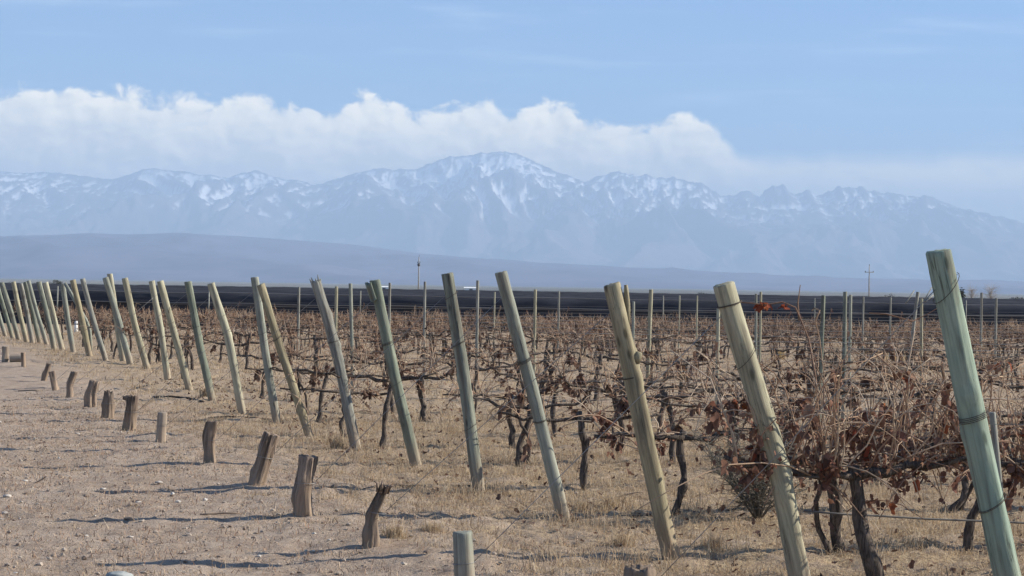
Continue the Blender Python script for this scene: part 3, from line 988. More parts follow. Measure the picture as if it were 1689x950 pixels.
def varied(name, cols, rough=0.85, trans=0.0):
    """colour that differs from piece to piece"""
    mt, t, b = new_mat(name)
    isl = t.new('ShaderNodeNewGeometry').outputs['Random Per Island']
    ob = t.new('ShaderNodeObjectInfo').outputs['Random']
    v = t.math('FRACT', t.math('ADD', isl, t.math('MULTIPLY', ob, 7.31)))
    cr = t.new('ShaderNodeValToRGB')
    cr.color_ramp.interpolation = 'LINEAR'
    e = cr.color_ramp.elements
    for q, cc in enumerate(cols):
        pos = q / (len(cols) - 1)
        if q < 2:
            e[q].position = pos
            el_ = e[q]
        else:
            el_ = e.new(pos)
        el_.color = (cc[0], cc[1], cc[2], 1)
    t.l.new(v, cr.inputs[0])
    t.l.new(cr.outputs[0], b.inputs['Base Color'])
    b.inputs['Roughness'].default_value = rough
    if trans:
        tr = t.new('ShaderNodeBsdfTranslucent')
        t.l.new(cr.outputs[0], tr.inputs[0])
        mx_ = t.new('ShaderNodeMixShader')
        mx_.inputs[0].default_value = trans
        t.l.new(b.outputs[0], mx_.inputs[1])
        t.l.new(tr.outputs[0], mx_.inputs[2])
        t.l.new(mx_.outputs[0], t.n['Material Output'].inputs['Surface'])
    return mt


e_fix = None
CANE = varied('vine_cane', [(0.27, 0.155, 0.10), (0.41, 0.285, 0.19), (0.20, 0.118, 0.08), (0.50, 0.395, 0.29), (0.31, 0.185, 0.12)])
LEAF = varied('dry_vine_leaf', [(0.125, 0.08, 0.06), (0.20, 0.12, 0.085), (0.08, 0.052, 0.043), (0.165, 0.088, 0.063), (0.25, 0.17, 0.115)], 0.8, 0.25)
LEAF_NEAR = varied('russet_vine_leaf', [(0.17, 0.095, 0.068), (0.26, 0.135, 0.09), (0.10, 0.06, 0.047), (0.23, 0.105, 0.07), (0.29, 0.18, 0.12)], 0.8, 0.3)
RED = varied('red_vine_leaf', [(0.30, 0.075, 0.035), (0.22, 0.06, 0.035), (0.34, 0.12, 0.05)], 0.8, 0.3)
GRASS = varied('dry_grass_blade', [(0.37, 0.265, 0.165), (0.53, 0.405, 0.26), (0.25, 0.165, 0.105), (0.63, 0.525, 0.375), (0.41, 0.285, 0.18)], 0.9, 0.35)
TUSSOCK = varied('golden_grass_blade', [(0.46, 0.33, 0.15), (0.55, 0.42, 0.21), (0.40, 0.27, 0.12)], 0.9, 0.3)


def leaf_shape(seed):
    """a dry, curled vine leaf about 1 unit long hanging from the origin: 12 triangles"""
    rs = np.random.RandomState(seed)
    lob = [(0, 0), (0.34, -0.12), (0.52, -0.42), (0.30, -0.55), (0.30, -0.85), (0, -1.0), (-0.30, -0.85), (-0.30, -0.55), (-0.52, -0.42), (-0.34, -0.12)]
    V = [(0, 0.0, -0.42)]
    cu, cu2 = rs.uniform(0.5, 1.5), rs.uniform(-0.6, 0.9)
    for x, z in lob:
        x *= rs.uniform(0.6, 1.1)
        z *= rs.uniform(0.85, 1.1)
        V.append((x * math.cos(cu * abs(x) * 1.6), cu * x * x * 1.4 + cu2 * z * z * 0.5 + rs.uniform(-0.08, 0.08), z))
    n = len(lob)
    F = [(0, 1 + q, 1 + (q + 1) % n) for q in range(n)]
    return np.array(V), np.array(F)


LEAVES = [leaf_shape(s) for s in range(8)]
LEAF_ME = [mesh_np('leaf', V * 0.066, F, True) for V, F in LEAVES]
for me in LEAF_ME:
    me.materials.append(LEAF_NEAR)
LEAF_RED_ME = [mesh_np('leaf', V * 0.07, F, True) for V, F in LEAVES[:3]]
for me in LEAF_RED_ME:
    me.materials.append(RED)


def rot_rand(rs, droop=0.7):
    a = rs.uniform(0, 6.283)
    e = rs.normal(0, droop)
    f = rs.normal(0, droop * 0.6)
    return np.array((Matrix.Rotation(a, 3, 'Z') @ Matrix.Rotation(e, 3, 'X') @ Matrix.Rotation(f, 3, 'Y')))


def gnarl(rs, p, q, n, amp):
    t_ = np.linspace(0, 1, n)[:, None]
    P = (1 - t_) * np.array(p) + t_ * np.array(q)
    ph = rs.rand(3) * 6.28
    w = np.sin(t_ * math.pi)
    P = P + w * amp * np.stack([np.sin(t_[:, 0] * 5 + ph[0]), np.sin(t_[:, 0] * 6 + ph[1]), 0.3 * np.sin(t_[:, 0] * 8 + ph[2])], -1)
    P[1:-1] += rs.normal(0, amp * 0.22, (n - 2, 3))
    return P


def cane_path(rs, p, ln, kind):
    n = 7 if ln > 0.3 else 5
    if kind == 'up':
        d = np.array([rs.normal(0, 0.33), rs.normal(0, 0.20), 1.0])
    elif kind == 'arch':
        d = np.array([rs.choice([-1, 1]) * rs.uniform(0.5, 1.3), rs.normal(0, 0.35), 0.75])
    else:
        d = np.array([rs.normal(0, 0.7), rs.normal(0, 0.45), -0.35])
    d /= np.linalg.norm(d)
    P = [np.array(p, dtype=float)]
    sag = {'up': 0.04, 'arch': 0.24, 'down': 0.22}[kind]
    for q in range(n - 1):
        d = d + np.array([rs.normal(0, 0.17), rs.normal(0, 0.14), rs.normal(0, 0.10) - sag])
        d /= np.linalg.norm(d)
        P.append(P[-1] + d * ln / (n - 1))
        P[-1][2] = max(P[-1][2], 0.08)
    P = np.array(P)
    hi = P[:, 2] > 1.12
    P[hi, 2] = 1.12 + (P[hi, 2] - 1.12) * 0.42
    return P


def vine_bones(seed, H=0.64, arm=0.66, ncane=34, nleaf=90, top=0.62, thick=1.0, twist=0.045, twin=0.45, kinds=('up', 'up', 'up', 'arch', 'arch', 'down')):
    rs = np.random.RandomState(seed)
    lean = rs.normal(0, 0.09)
    head = np.array([0, 0, H])
    foot = np.array([lean, rs.normal(0, 0.05), -0.06])
    trunk = [(gnarl(rs, foot, head, 9, twist), np.linspace(0.043, 0.034, 9) * thick * rs.uniform(0.8, 1.15) * (1 + 0.14 * rs.randn(9)))]
    if rs.rand() < twin:
        trunk_b = (gnarl(rs, foot + [rs.choice([-1, 1]) * 0.10, 0.02, 0], head + [rs.normal(0, 0.06), 0, 0.01], 8, 0.04), np.linspace(0.024, 0.018, 8) * thick)
    else:
        trunk_b = None
    arms = []
    for sgn in (-1, 1):
        ln = arm * rs.uniform(0.8, 1.08)
        q = np.array([sgn * ln, rs.normal(0, 0.04), H + rs.uniform(-0.04, 0.09)])
        P = gnarl(rs, head - [0, 0, 0.05], q, 9, 0.05)
        P[:, 2] -= 0.04 * np.sin(np.linspace(0, math.pi, 9)) * rs.uniform(-0.3, 1)
        arms.append((P, np.linspace(0.028, 0.014, 9) * thick * (1 + 0.18 * rs.randn(9))))
    canes, leaves = [], []
    for q in range(ncane):
        P, _ = arms[q % 2]
        s = rs.uniform(0.1, 1.0)
        p = np.array([np.interp(s, np.linspace(0, 1, 9), P[:, k]) for k in range(3)])
        kind = rs.choice(list(kinds))
        ln = {'up': rs.uniform(0.25, 1.0) * top * 1.25, 'arch': rs.uniform(0.5, 1.3) * (0.15 + top), 'down': rs.uniform(0.15, 0.5)}[kind]
        C = cane_path(rs, p, ln, kind)
        canes.append((C, np.linspace(0.0046, 0.0022, len(C))))
        if rs.rand() < 0.5:
            k = rs.randint(2, len(C) - 1)
            C2 = cane_path(rs, C[k], ln * 0.45, rs.choice(['up', 'arch']))
            canes.append((C2, np.linspace(0.003, 0.0016, len(C2))))
    clusters = [(canes[rs.randint(len(canes))][0], rs.uniform(0.08, 0.92)) for _ in range(max(3, nleaf // 9))]
    for q in range(nleaf):
        C, s = clusters[rs.randint(len(clusters))]
        s = np.clip(s + rs.normal(0, 0.12), 0, 1)
        p = np.array([np.interp(s, np.linspace(0, 1, len(C)), C[:, k]) for k in range(3)]) + rs.normal(0, 0.018, 3)
        leaves.append((p, rot_rand(rs), rs.uniform(0.55, 1.25), rs.randint(8)))
    return trunk, trunk_b, arms, canes, leaves


def leaves_mesh(name, leaves, size=0.075):
    mb = MB()
    for p, M, s, k in leaves:
        V, F = LEAVES[k]
        mb.add((V * size * s) @ M.T + p, F)
    return mb.mesh(name)


def tubes_mesh(name, tubes, seg, fat=1.0):
    mb = MB()
    for P, r_ in tubes:
        mb.add(*tube(P, np.asarray(r_) * fat, seg, cap=seg > 4))
    return mb.mesh(name)


def vine_root(pos, ang):
    o = bpy.data.objects.new('grapevine', None)
    COL.objects.link(o)
    o.empty_display_size = 0.2
    o.location = pos
    o.rotation_euler = (0, 0, ang)
    return o


def rich_vine(pos, seed, label, ang=0.0, red=0, mass=0, **kw):
    """a near vine: every cane and leaf an object of its own"""
    trunk, tb, arms, canes, leaves = vine_bones(seed, **kw)
    o = vine_root(pos, ROW_ANG + ang)
    link('trunk', tubes_mesh('trunk', trunk, 12), BARK, o)
    if tb:
        link('second_trunk', tubes_mesh('second_trunk', [tb], 9), BARK, o)
    for a_ in arms:
        link('cordon_arm', tubes_mesh('cordon_arm', [a_], 9), BARK, o)
    for c_ in canes[:300]:
        link('cane', tubes_mesh('cane', [c_], 5, 1.15), CANE, o)
    if mass:
        rr = np.random.RandomState(seed + 5)
        low = []
        for q in range(mass):
            P_, _ = arms[q % 2]
            f = rr.uniform(0, 1)
            p = np.array([np.interp(f, np.linspace(0, 1, 9), P_[:, c_]) for c_ in range(3)]) + rr.normal(0, 1, 3) * [0.07, 0.06, 0.09] + [0, 0, 0.03]
            low.append((p, rot_rand(rr, 0.9), rr.uniform(0.45, 1.0), rr.randint(8)))
        lm = link('leaf_mass', leaves_mesh('leaf_mass', low, 0.06), LEAF_NEAR, o)
        lm['kind'] = 'stuff'
    for q, (p, M, s, k) in enumerate(leaves[:300]):
        lf = link('leaf', LEAF_RED_ME[k % 3] if q < red else LEAF_ME[k], None, o)
        lf.matrix_local = Matrix.Translation(Vector(p)) @ Matrix(M.tolist()).to_4x4() @ Matrix.Scale(s, 4)
    tag(o, label, 'vine', 'dormant vines in the rows')
    return o


# kinds of mid-distance vine: shared meshes
KINDS = []
for k in range(9):
    trunk, tb, arms, canes, leaves = vine_bones(900 + k, ncane=27, nleaf=[26, 50, 18, 36, 60, 12, 30, 42, 20][k], top=0.32, thick=0.72, twist=0.032, twin=0.3, H=[0.64, 0.58, 0.68, 0.62, 0.6, 0.66, 0.7, 0.6, 0.64][k])
    d = {'trunk': tubes_mesh('trunk', trunk, 8), 'cordon_arm': [tubes_mesh('cordon_arm', [a_], 6) for a_ in arms],
         'canes': tubes_mesh('canes', canes, 3, 1.35), 'dry_leaves': leaves_mesh('dry_leaves', leaves)}
    d['second_trunk'] = tubes_mesh('second_trunk', [tb], 7) if tb else None
    for key in ('trunk', 'second_trunk'):
        if d[key]:
            d[key].materials.append(BARK)
    for me in d['cordon_arm']:
        me.materials.append(BARK)
    d['canes'].materials.append(CANE)
    d['dry_leaves'].materials.append(LEAF)
    KINDS.append(d)


def mid_vine(pos, k, ang, label, sc=1.0):
    o = vine_root(pos, ang)
    o.scale = (1, 1, sc)
    d = KINDS[k]
    for key in ('trunk', 'second_trunk', 'canes', 'dry_leaves'):
        if d[key]:
            c_ = link(key, d[key], None, o)
            if key in ('canes', 'dry_leaves'):
                c_['kind'] = 'stuff'
    for me in d['cordon_arm']:
        link('cordon_arm', me, None, o)
    tag(o, label, 'vine', 'dormant vines in the rows')
    return o


rs = np.random.RandomState(5)
spots = []
first = {1: 0.30, 2: 1.02, 3: 0.85, 4: 0.75, 5: 1.05, 6: 0.38, 7: 0.3}
for k, b_ in enumerate(row_bases):
    if k == 0:
        continue
    s = first.get(k, rs.uniform(0.2, 0.8))
    while True:
        p = b_ + ROW_U * s
        px = W_PX / 2 + F_PX * p.x / p.y
        if px > W_PX + 60 + 0.75 * F_PX / p.y:
            break
        if px > -40 and p.y < 71 and not (k > 4 and rs.rand() < 0.14):
            q = p + Vector((rs.normal(0, 0.03), rs.normal(0, 0.03), 0))
            spots.append((q, k, len([1 for z_ in spots if z_[1] == k])))
        s += 1.22 * rs.uniform(0.9, 1.1)
ORD = ['first', 'second', 'third', 'fourth', 'fifth', 'sixth', 'seventh', 'eighth', 'ninth', 'tenth', 'eleventh', 'twelfth', 'thirteenth', 'fourteenth', 'fifteenth', 'sixteenth', 'seventeenth',
       'eighteenth', 'nineteenth', 'twentieth', 'twenty-first', 'twenty-second', 'twenty-third', 'twenty-fourth', 'twenty-fifth', 'twenty-sixth', 'twenty-seventh', 'twenty-eighth', 'twenty-ninth', 'thirtieth']
HEADP = {1: 'smooth cream post', 2: 'knotty yellowish post', 3: 'slim straight grey post', 4: 'mottled green post', 5: 'split headed green post', 6: 'splintered grey post',
         7: 'yellowish crossing post', 8: 'greyish crossed post', 9: 'pale bent post', 10: 'green post before the pale bent one', 11: 'more slanted cream post of the close pair', 12: 'more upright pale post of the close pair',
         13: 'lone cream distant post', 14: 'grey post of the crossed pair', 15: 'tall pale post of the crossed pair'}
spots.sort(key=lambda z_: z_[0].y)
near_spots, far_spots = spots[:300], spots[300:]
for i, (p, k, n) in enumerate(near_spots):
    p = Vector((p.x, p.y, gz(p.x, p.y)))
    where = 'in the row of the ' + HEADP[k] if k in HEADP else 'in the %s row back' % ORD[min(k, 29)]
    lab = 'dormant grapevine, %s %s' % (ORD[min(n, 29)], where)
    flip = 0 if i % 2 else math.pi
    if k == 1 and n == 0:
        rich_vine(p, 11, 'big leafy grapevine with dark shaggy trunk beside the smooth cream post', ncane=84, nleaf=300, top=0.86, arm=0.85, red=26, mass=240, thick=0.95, H=0.66, twist=0.022, twin=0.0, kinds=('up', 'up', 'up', 'up', 'up', 'arch', 'down'))
    elif k == 1:
        rich_vine(p, 12 + n, 'leafy grapevine reaching in behind the thick green post' if n == 1 else lab, ang=flip, ncane=70, nleaf=290, top=0.86, arm=0.8, red=8, mass=260, H=0.66, kinds=('up', 'up', 'up', 'up', 'arch', 'down'))
    elif k <= 3:
        rich_vine(p, 40 + 7 * k + n, lab, ang=flip, ncane=30, nleaf=[0, 0, 170, 140][k], mass=90, top=0.42, arm=0.72, H=0.6, thick=0.78, twist=0.03, twin=0.3)
    else:
        mid_vine(p, (i * 5 + k) % 9, ROW_ANG + flip + rs.normal(0, 0.05), lab, rs.uniform(0.9, 1.1))
print('VINES near', len(near_spots), 'far', len(far_spots), 'last near depth', near_spots[-1][0].y)

# the farther vines merge into brown bands: one mass
far = []
for k in range(5):
    trunk, tb, arms, canes, leaves = vine_bones(1900 + k, ncane=46, nleaf=10, top=0.27, thick=0.62, kinds=('up', 'up', 'up', 'up', 'up', 'arch'))
    far.append([tubes_mesh('w', trunk + arms, 4), tubes_mesh('c', [(c_[0][::2], c_[1][::2]) for c_ in canes], 3, 1.5), leaves_mesh('l', leaves, 0.10)])


def arr(me):
    v = np.empty(len(me.vertices) * 3, dtype=np.float32)
    me.vertices.foreach_get('co', v)
    f = np.empty(len(me.polygons) * 3, dtype=np.int32)
    me.loops.foreach_get('vertex_index', f)
    return v.reshape(-1, 3), f.reshape(-1, 3)


far_a = [[arr(me) for me in tr] for tr in far]
for tr in far:
    for me in tr:
        bpy.data.meshes.remove(me)
acc = [MB(), MB(), MB()]
for (p, k, n) in far_spots:
    a_ = ROW_ANG + rs.choice([0, math.pi])
    ca, sa = math.cos(a_), math.sin(a_)
    M = np.array([[ca, -sa, 0], [sa, ca, 0], [0, 0, rs.uniform(0.78, 1.02)]])
    kk = rs.randint(5)
    for q in range(3):
        V, F = far_a[kk][q]
        acc[q].add(V @ M.T + np.array([p.x, p.y, gz(p.x, p.y)]), F)
fv = link('far_grapevines', acc[0].mesh('far_grapevines'), BARK)
tag(fv, 'brown band of distant bare vines before the black nets', 'vines', None, 'stuff')
for nm, a_, mt_ in (('canes', acc[1], CANE), ('dry_leaves', acc[2], LEAF)):
    c_ = link(nm, a_.mesh(nm), mt_, fv)
    c_['kind'] = 'stuff'

# one long bare cane with red leaves reaching over from the cream post
rc = link('fallen_cane', MB().add(*tube([at_depth(1216, 498, 11.5), at_depth(1240, 500, 11.5), at_depth(1262, 503, 11.5), at_depth(1290, 498, 11.5), at_depth(1312, 507, 11.5), at_depth(1322, 530, 11.5), at_depth(1334, 560, 11.5), at_depth(1345, 620, 11.4), at_depth(1352, 700, 11.3)], np.linspace(0.004, 0.0055, 9), 6)).mesh('long_cane'), CANE)
rc.name = 'long_cane'
tag(rc, 'long arching cane with red leaves beside the head of the cream post', 'cane')
for q in range(11):
    px = [1250, 1256, 1261, 1266, 1271, 1248, 1288, 1293, 1298, 1262, 1258][q]
    lf = link('leaf', LEAF_RED_ME[q % 3], None, rc)
    lf.matrix_local = Matrix.Translation(at_depth(px, 501 + rs.uniform(-3, 3), 11.5)) @ Matrix(rot_rand(rs).tolist()).to_4x4() @ Matrix.Scale(rs.uniform(0.5, 0.9), 4)
for nm, pix, d_ in (('bare_cane', [(1340, 512), (1343, 508), (1352, 512), (1345, 530), (1352, 560), (1359, 620), (1372, 665), (1385, 740)], 11.3),
                    ('bare_cane', [(1434, 516), (1462, 518), (1485, 524), (1505, 530), (1530, 518), (1545, 509)], 12.6),
                    ('bare_cane', [(1508, 545), (1500, 590), (1492, 640), (1480, 690), (1466, 760)], 11.4),
                    ('bare_cane', [(1318, 528), (1316, 500), (1320, 470)], 11.5)):
    pts = [at_depth(x_, y_, d_ + 0.05 * math.sin(q_ * 2.1)) for q_, (x_, y_) in enumerate(pix)]
    o = link(nm, MB().add(*tube(pts, np.linspace(0.0055, 0.0025, len(pts)), 6)).mesh(nm), CANE)
    tag(o, {1340: 'pale hooked cane rising from the big leafy vine', 1434: 'pale bare cane lying across the wire before the thick green post',
            1508: 'straight bare cane standing in front of the thick green post', 1318: 'thin bare tip sticking up by the red leaved cane'}[pix[0][0]], 'cane')

# ------------------------------------------------------------------ trellis wires along the nearer rows
WH = [(0.62, 'lowest'), (0.98, 'middle'), (1.32, 'top')]
for k, b_ in enumerate(row_bases[:14]):
    rw = sorted(rows[:16], key=lambda r_: r_['base'].y)[k]
    for h, nm in WH:
        f = h / (rw['top'].z - rw['base'].z)
        p = rw['base'].lerp(rw['top'], f)
        n = 24
        ln = 6 + b_.y * 0.75
        pts = [p + ROW_U * (ln * s) + Vector((0, 0, -0.018 * abs(math.sin(s * ln / 5.0 * math.pi)))) for s in np.linspace(0, 1, n)]
        o = link('trellis_wire', MB().add(*tube(pts, 0.0013 if b_.y < 16 else 0.0014, 4)).mesh('trellis_wire'), WIRE)
        tag(o, '%s wire strung from the %s' % (nm, 'thick green post' if k == 0 else HEADP[k]), 'wire', 'trellis wires')

# ------------------------------------------------------------------ hoses, fallen sticks, a thorny weed, tussocks, stones
def ground_line(pix, lift):
    out_ = []
    for q in range(len(pix) - 1):
        for s in np.linspace(0, 1, 6, endpoint=False):
            x_, y_ = pix[q][0] * (1 - s) + pix[q + 1][0] * s, pix[q][1] * (1 - s) + pix[q + 1][1] * s
            p = ground_point(x_, y_)
            out_.append(p + Vector((0, 0, lift)))
    p = ground_point(*pix[-1])
    out_.append(p + Vector((0, 0, lift)))
    return out_


for pix, rad, lab in (
        ([(600, 809), (622, 803), (660, 803), (720, 803), (785, 803)], 0.010, 'thin black tube lying behind the twisted stump'),  # thin dark tube along the soil towards a post's foot
        ([(224, 641), (245, 636), (275, 634), (303, 636)], 0.012, 'black hose piece lying at the foot of the slanted cream post'),
        ([(253, 656), (280, 655), (310, 658), (336, 664)], 0.014, 'thick dark hose piece lying before the green distant post'),
        ([(328, 696), (345, 690), (375, 688), (420, 690), (455, 694)], 0.010, 'curved black tube behind the narrow split stump'),  # dark tube following a curved line on the soil
        ([(945, 858), (1010, 855), (1090, 851), (1160, 846), (1250, 838)], 0.009, 'black hose running from the slim grey post to the thorny weed')):
    o = link('drip_hose', MB().add(*tube(ground_line(pix, rad * 0.8), rad, 8)).mesh('drip_hose'), HOSE)
    tag(o, lab, 'hose', 'irrigation hoses on the soil')
mt, t, b = new_mat('grey_drip_line')
b.inputs['Base Color'].default_value = (0.16, 0.15, 0.14, 1)
pts = [at_depth(x_, y_, 11.2 + 0.0009 * (x_ - 1330)) for x_, y_ in ((1326, 843), (1390, 848), (1450, 851), (1530, 856), (1610, 859), (1700, 863), (1800, 868))]
o = link('drip_line', MB().add(*tube(pts, 0.006, 7)).mesh('drip_line'), mt)
tag(o, 'taut grey irrigation line passing low past the big shaggy vine trunk', 'hose')

STICK = wood_mat('dead_stick_wood', (0.13, 0.10, 0.08), (0.20, 0.155, 0.12), (0.07, 0.055, 0.045), 0.5, 1.0)
for q, (a0, a1, rad, lab) in enumerate((
        ((205, 858), (222, 861), 0.010, 'short dark stick on the bare track'),
        ((330, 851), (400, 849), 0.008, 'thin stick in the shadow of the stout brown stump'),
        ((1004, 825), (1014, 800), 0.006, 'pale forked twig standing before the knotty post'),
        ((30, 646), (68, 645), 0.010, 'long thin stick among the far stumps'),
        ((195, 706), (225, 702), 0.008, 'thin twig by the dark sided stump'),
        ((58, 798), (80, 792), 0.006, 'bent twig standing on the bare track'))):
    p0, p1 = ground_point(*a0), ground_point(*a1)
    if q == 2:
        p1 = at_depth(1062, 812, p0.y)
    if q == 5:
        p1 = at_depth(79, 786, p0.y)
    p0.z += rad
    p1.z += rad
    pm = p0.lerp(p1, 0.5) + Vector((0.01, 0.02, 0.006))
    o = link('stick', MB().add(*tube([p0, p0.lerp(pm, 0.5) + Vector((0, 0.01, 0)), pm, p1.lerp(pm, 0.5) + Vector((0, -0.015, 0.004)), p1], [rad, rad * 0.9, rad * 0.95, rad * 0.7, rad * 0.4], 6)).mesh('stick'), STICK)
    tag(o, lab, 'stick', 'fallen sticks')

# thorny weed at the foot of the cream post
TWIG = varied('grey_green_twig', [(0.14, 0.125, 0.10), (0.22, 0.195, 0.155), (0.10, 0.09, 0.072)])
wb = ground_point(1250, 858)
o = bpy.data.objects.new('thorny_weed', None)
COL.objects.link(o)
o.location = wb
tag(o, 'dark twiggy thorny weed growing behind the smooth cream post', 'shrub')
rs = np.random.RandomState(77)
stems, tw, fol = MB(), MB(), MB()
for q in range(26):
    a_ = rs.uniform(0, 6.28)
    P = cane_path(rs, (0, 0, -0.02), rs.uniform(0.4, 0.85), 'up') + 0
    P[:, 0] += np.linspace(0, 0.16, len(P)) * math.cos(a_)
    P[:, 1] += np.linspace(0, 0.18, len(P)) * math.sin(a_)
    link('stem', MB().add(*tube(P, np.linspace(0.006, 0.002, len(P)), 5)).mesh('stem'), TWIG, o)
    for e in range(46):
        k = rs.uniform(0.15, 1.0)
        p = np.array([np.interp(k, np.linspace(0, 1, len(P)), P[:, c_]) for c_ in range(3)])
        d = rs.normal(0, 1, 3)
        d[2] = abs(d[2]) * 0.5
        d /= np.linalg.norm(d)
        l_ = rs.uniform(0.05, 0.2)
        tw.add(*tube([p, p + d * l_ * 0.5 + rs.normal(0, 0.01, 3), p + d * l_ + rs.normal(0, 0.015, 3)], [0.0022, 0.0018, 0.001], 3, False))
x_ = link('twigs', tw.mesh('twigs'), TWIG, o)
x_['kind'] = 'stuff'


def blades(rs, cx, cy, cz, n, ln, wd, spread, lean):
    """n curved grass blades rooted about each centre; arrays in, one mesh chunk out"""
    m_ = len(cx)
    N = m_ * n
    X = np.repeat(cx, n) + rs.normal(0, 1, N) * np.repeat(spread, n)
    Y = np.repeat(cy, n) + rs.normal(0, 1, N) * np.repeat(spread, n)
    Z = np.repeat(cz, n) - 0.008
    Ln = np.repeat(ln, n) * rs.uniform(0.45, 1.2, N)
    A = rs.uniform(0, 6.283, N)
    le = np.abs(rs.normal(0, 1, N)) * lean + 0.12
    dx, dy = np.cos(A) * le, np.sin(A) * le
    wa = rs.uniform(0, 6.283, N)
    wx_, wy_ = np.cos(wa) * wd * 0.5, np.sin(wa) * wd * 0.5
    b0 = np.stack([X - wx_, Y - wy_, Z], -1)
    b1 = np.stack([X + wx_, Y + wy_, Z], -1)
    mz = Ln * 0.6 / np.sqrt(1 + le * le * 0.3)
    mxp, myp = X + dx * Ln * 0.32, Y + dy * Ln * 0.32
    m0 = np.stack([mxp - wx_ * 0.8, myp - wy_ * 0.8, Z + mz], -1)
    m1 = np.stack([mxp + wx_ * 0.8, myp + wy_ * 0.8, Z + mz], -1)
    tz = mz + Ln * 0.4 * np.clip(0.8 - le, -0.6, 1)
    tp_ = np.stack([X + dx * Ln * 0.95, Y + dy * Ln * 0.95, Z + np.maximum(tz, 0.01)], -1)
    V = np.stack([b0, b1, m1, m0, tp_], 1).reshape(-1, 3)
    i_ = np.arange(N)[:, None] * 5
    F = np.concatenate([i_ + np.array([[0, 1, 2]]), i_ + np.array([[0, 2, 3]]), i_ + np.array([[3, 2, 4]])])
    return V, F


def scatter(rs, n, x0, x1, y0, y1):
    return rs.uniform(x0, x1, n), rs.uniform(y0, y1, n)


def in_view(x, y, mar=0.6):
    return np.abs(x / y) < 0.256 + mar / y + 0.01


rs = np.random.RandomState(123)
g = MB()
# near sward: field side of the post line, thinning out towards the headland
x, y = scatter(rs, 42000, -7, 8, 9.6, 24)
s = row_side(x, y)
den = fbm(x * 0.7, y * 0.7, 3, 0.5, 81) * 0.5 + 0.5 + 0.35 * vnoise(x * 2.5, y * 2.5, 83)
ok = in_view(x, y, 1.0) & (rs.rand(len(x)) < np.clip((s + 1.5 + 1.0 * vnoise(x * 0.9, y * 0.9, 85)) / 1.8, 0.0, 1) * np.clip(den * 1.15 - 0.15, 0, 1))
x, y = x[ok], y[ok]
ln = 0.035 + 0.15 * rs.rand(len(x)) ** 2.5 * (0.4 + np.clip(0.5 + 1.2 * vnoise(x * 1.3, y * 1.3, 87), 0, 1.5))
print('TUFTS near', len(x))
g.add(*blades(rs, x, y, ground_z(x, y), 15, ln, 0.0042, 0.022 + ln * 0.30, 1.15))
x, y = scatter(rs, 9000, -7, 4, 9.6, 30)
s = row_side(x, y)
pt_ = fbm(x * 0.55, y * 0.8, 3, 0.55, 101)
ok = in_view(x, y, 0.8) & (s < 0.2) & (pt_ > 0.22) & (rs.rand(len(x)) < 0.75)
x, y = x[ok], y[ok]
g.add(*blades(rs, x, y, ground_z(x, y), 9, 0.02 + 0.035 * rs.rand(len(x)), 0.004, np.full(len(x), 0.03), 1.3))
# straw litter lying flat
x, y = scatter(rs, 105000, -7, 8, 9.6, 27)
s = row_side(x, y)
ok = in_view(x, y, 1.0) & (rs.rand(len(x)) < np.clip((s + 2.6 + 1.6 * vnoise(x * 0.8, y * 0.8, 91)) / 2.6, 0.10, 1))
x, y = x[ok], y[ok]
g.add(*blades(rs, x, y, ground_z(x, y) + 0.006, 2, 0.03 + 0.08 * rs.rand(len(x)) ** 2, 0.0036, np.full(len(x), 0.03), 2.0))
# middle distance
x, y = scatter(rs, 26000, -18, 20, 24, 66)
s = row_side(x, y)
den = fbm(x * 0.5, y * 0.5, 3, 0.5, 95) * 0.5 + 0.5
ok = in_view(x, y, 1.0) & (s > -0.9) & (rs.rand(len(x)) < np.clip(den, 0, 1))
x, y = x[ok], y[ok]
print('TUFTS mid', len(x))
g.add(*blades(rs, x, y, ground_z(x, y), 9, 0.05 + 0.10 * rs.rand(len(x)) ** 2, 0.010, np.full(len(x), 0.05), 0.7))
x, y = scatter(rs, 36000, -7, 5, 9.6, 26)
s = row_side(x, y)
ok = in_view(x, y, 0.8) & (s < 0.3) & (rs.rand(len(x)) < np.clip(0.55 + 0.9 * vnoise(x * 1.1, y * 1.1, 97), 0.06, 1))
x, y = x[ok], y[ok]
tl = link('twig_litter', MB().add(*blades(rs, x, y, ground_z(x, y) + 0.008, 2, np.full(len(x), 0.05), 0.005, np.full(len(x), 0.04), 1.7)).mesh('twig_litter', False), CANE)
tag(tl, 'scattered brown twig litter on the bare headland', 'litter', None, 'stuff')
# fallen vine leaves on the soil
x, y = scatter(rs, 9000, -6, 10, 9.8, 34)
s = row_side(x, y)
ok = in_view(x, y, 0.8) & (s > -0.4) & (rs.rand(len(x)) < np.clip(0.5 + 0.8 * vnoise(x * 0.9, y * 0.9, 131), 0.08, 1))
x, y = x[ok], y[ok]
zl = ground_z(x, y)
fl = MB()
for q in range(len(x)):
    V, F = LEAVES[q % 8]
    M = rot_rand(rs, 0.5) @ np.array([[1, 0, 0], [0, 0, -1], [0, 1, 0]])
    fl.add((V * 0.055 * rs.uniform(0.5, 1.2)) @ M.T + np.array([x[q], y[q], zl[q] + 0.03]), F)
lo = link('fallen_leaves', fl.mesh('fallen_leaves'), LEAF)
tag(lo, 'fallen brown vine leaves on the soil between the rows', 'leaves', None, 'stuff')
gr = link('dry_grass', g.mesh('dry_grass', False), GRASS)
tag(gr, 'dry straw coloured grass and litter between the vine rows', 'grass', None, 'stuff')

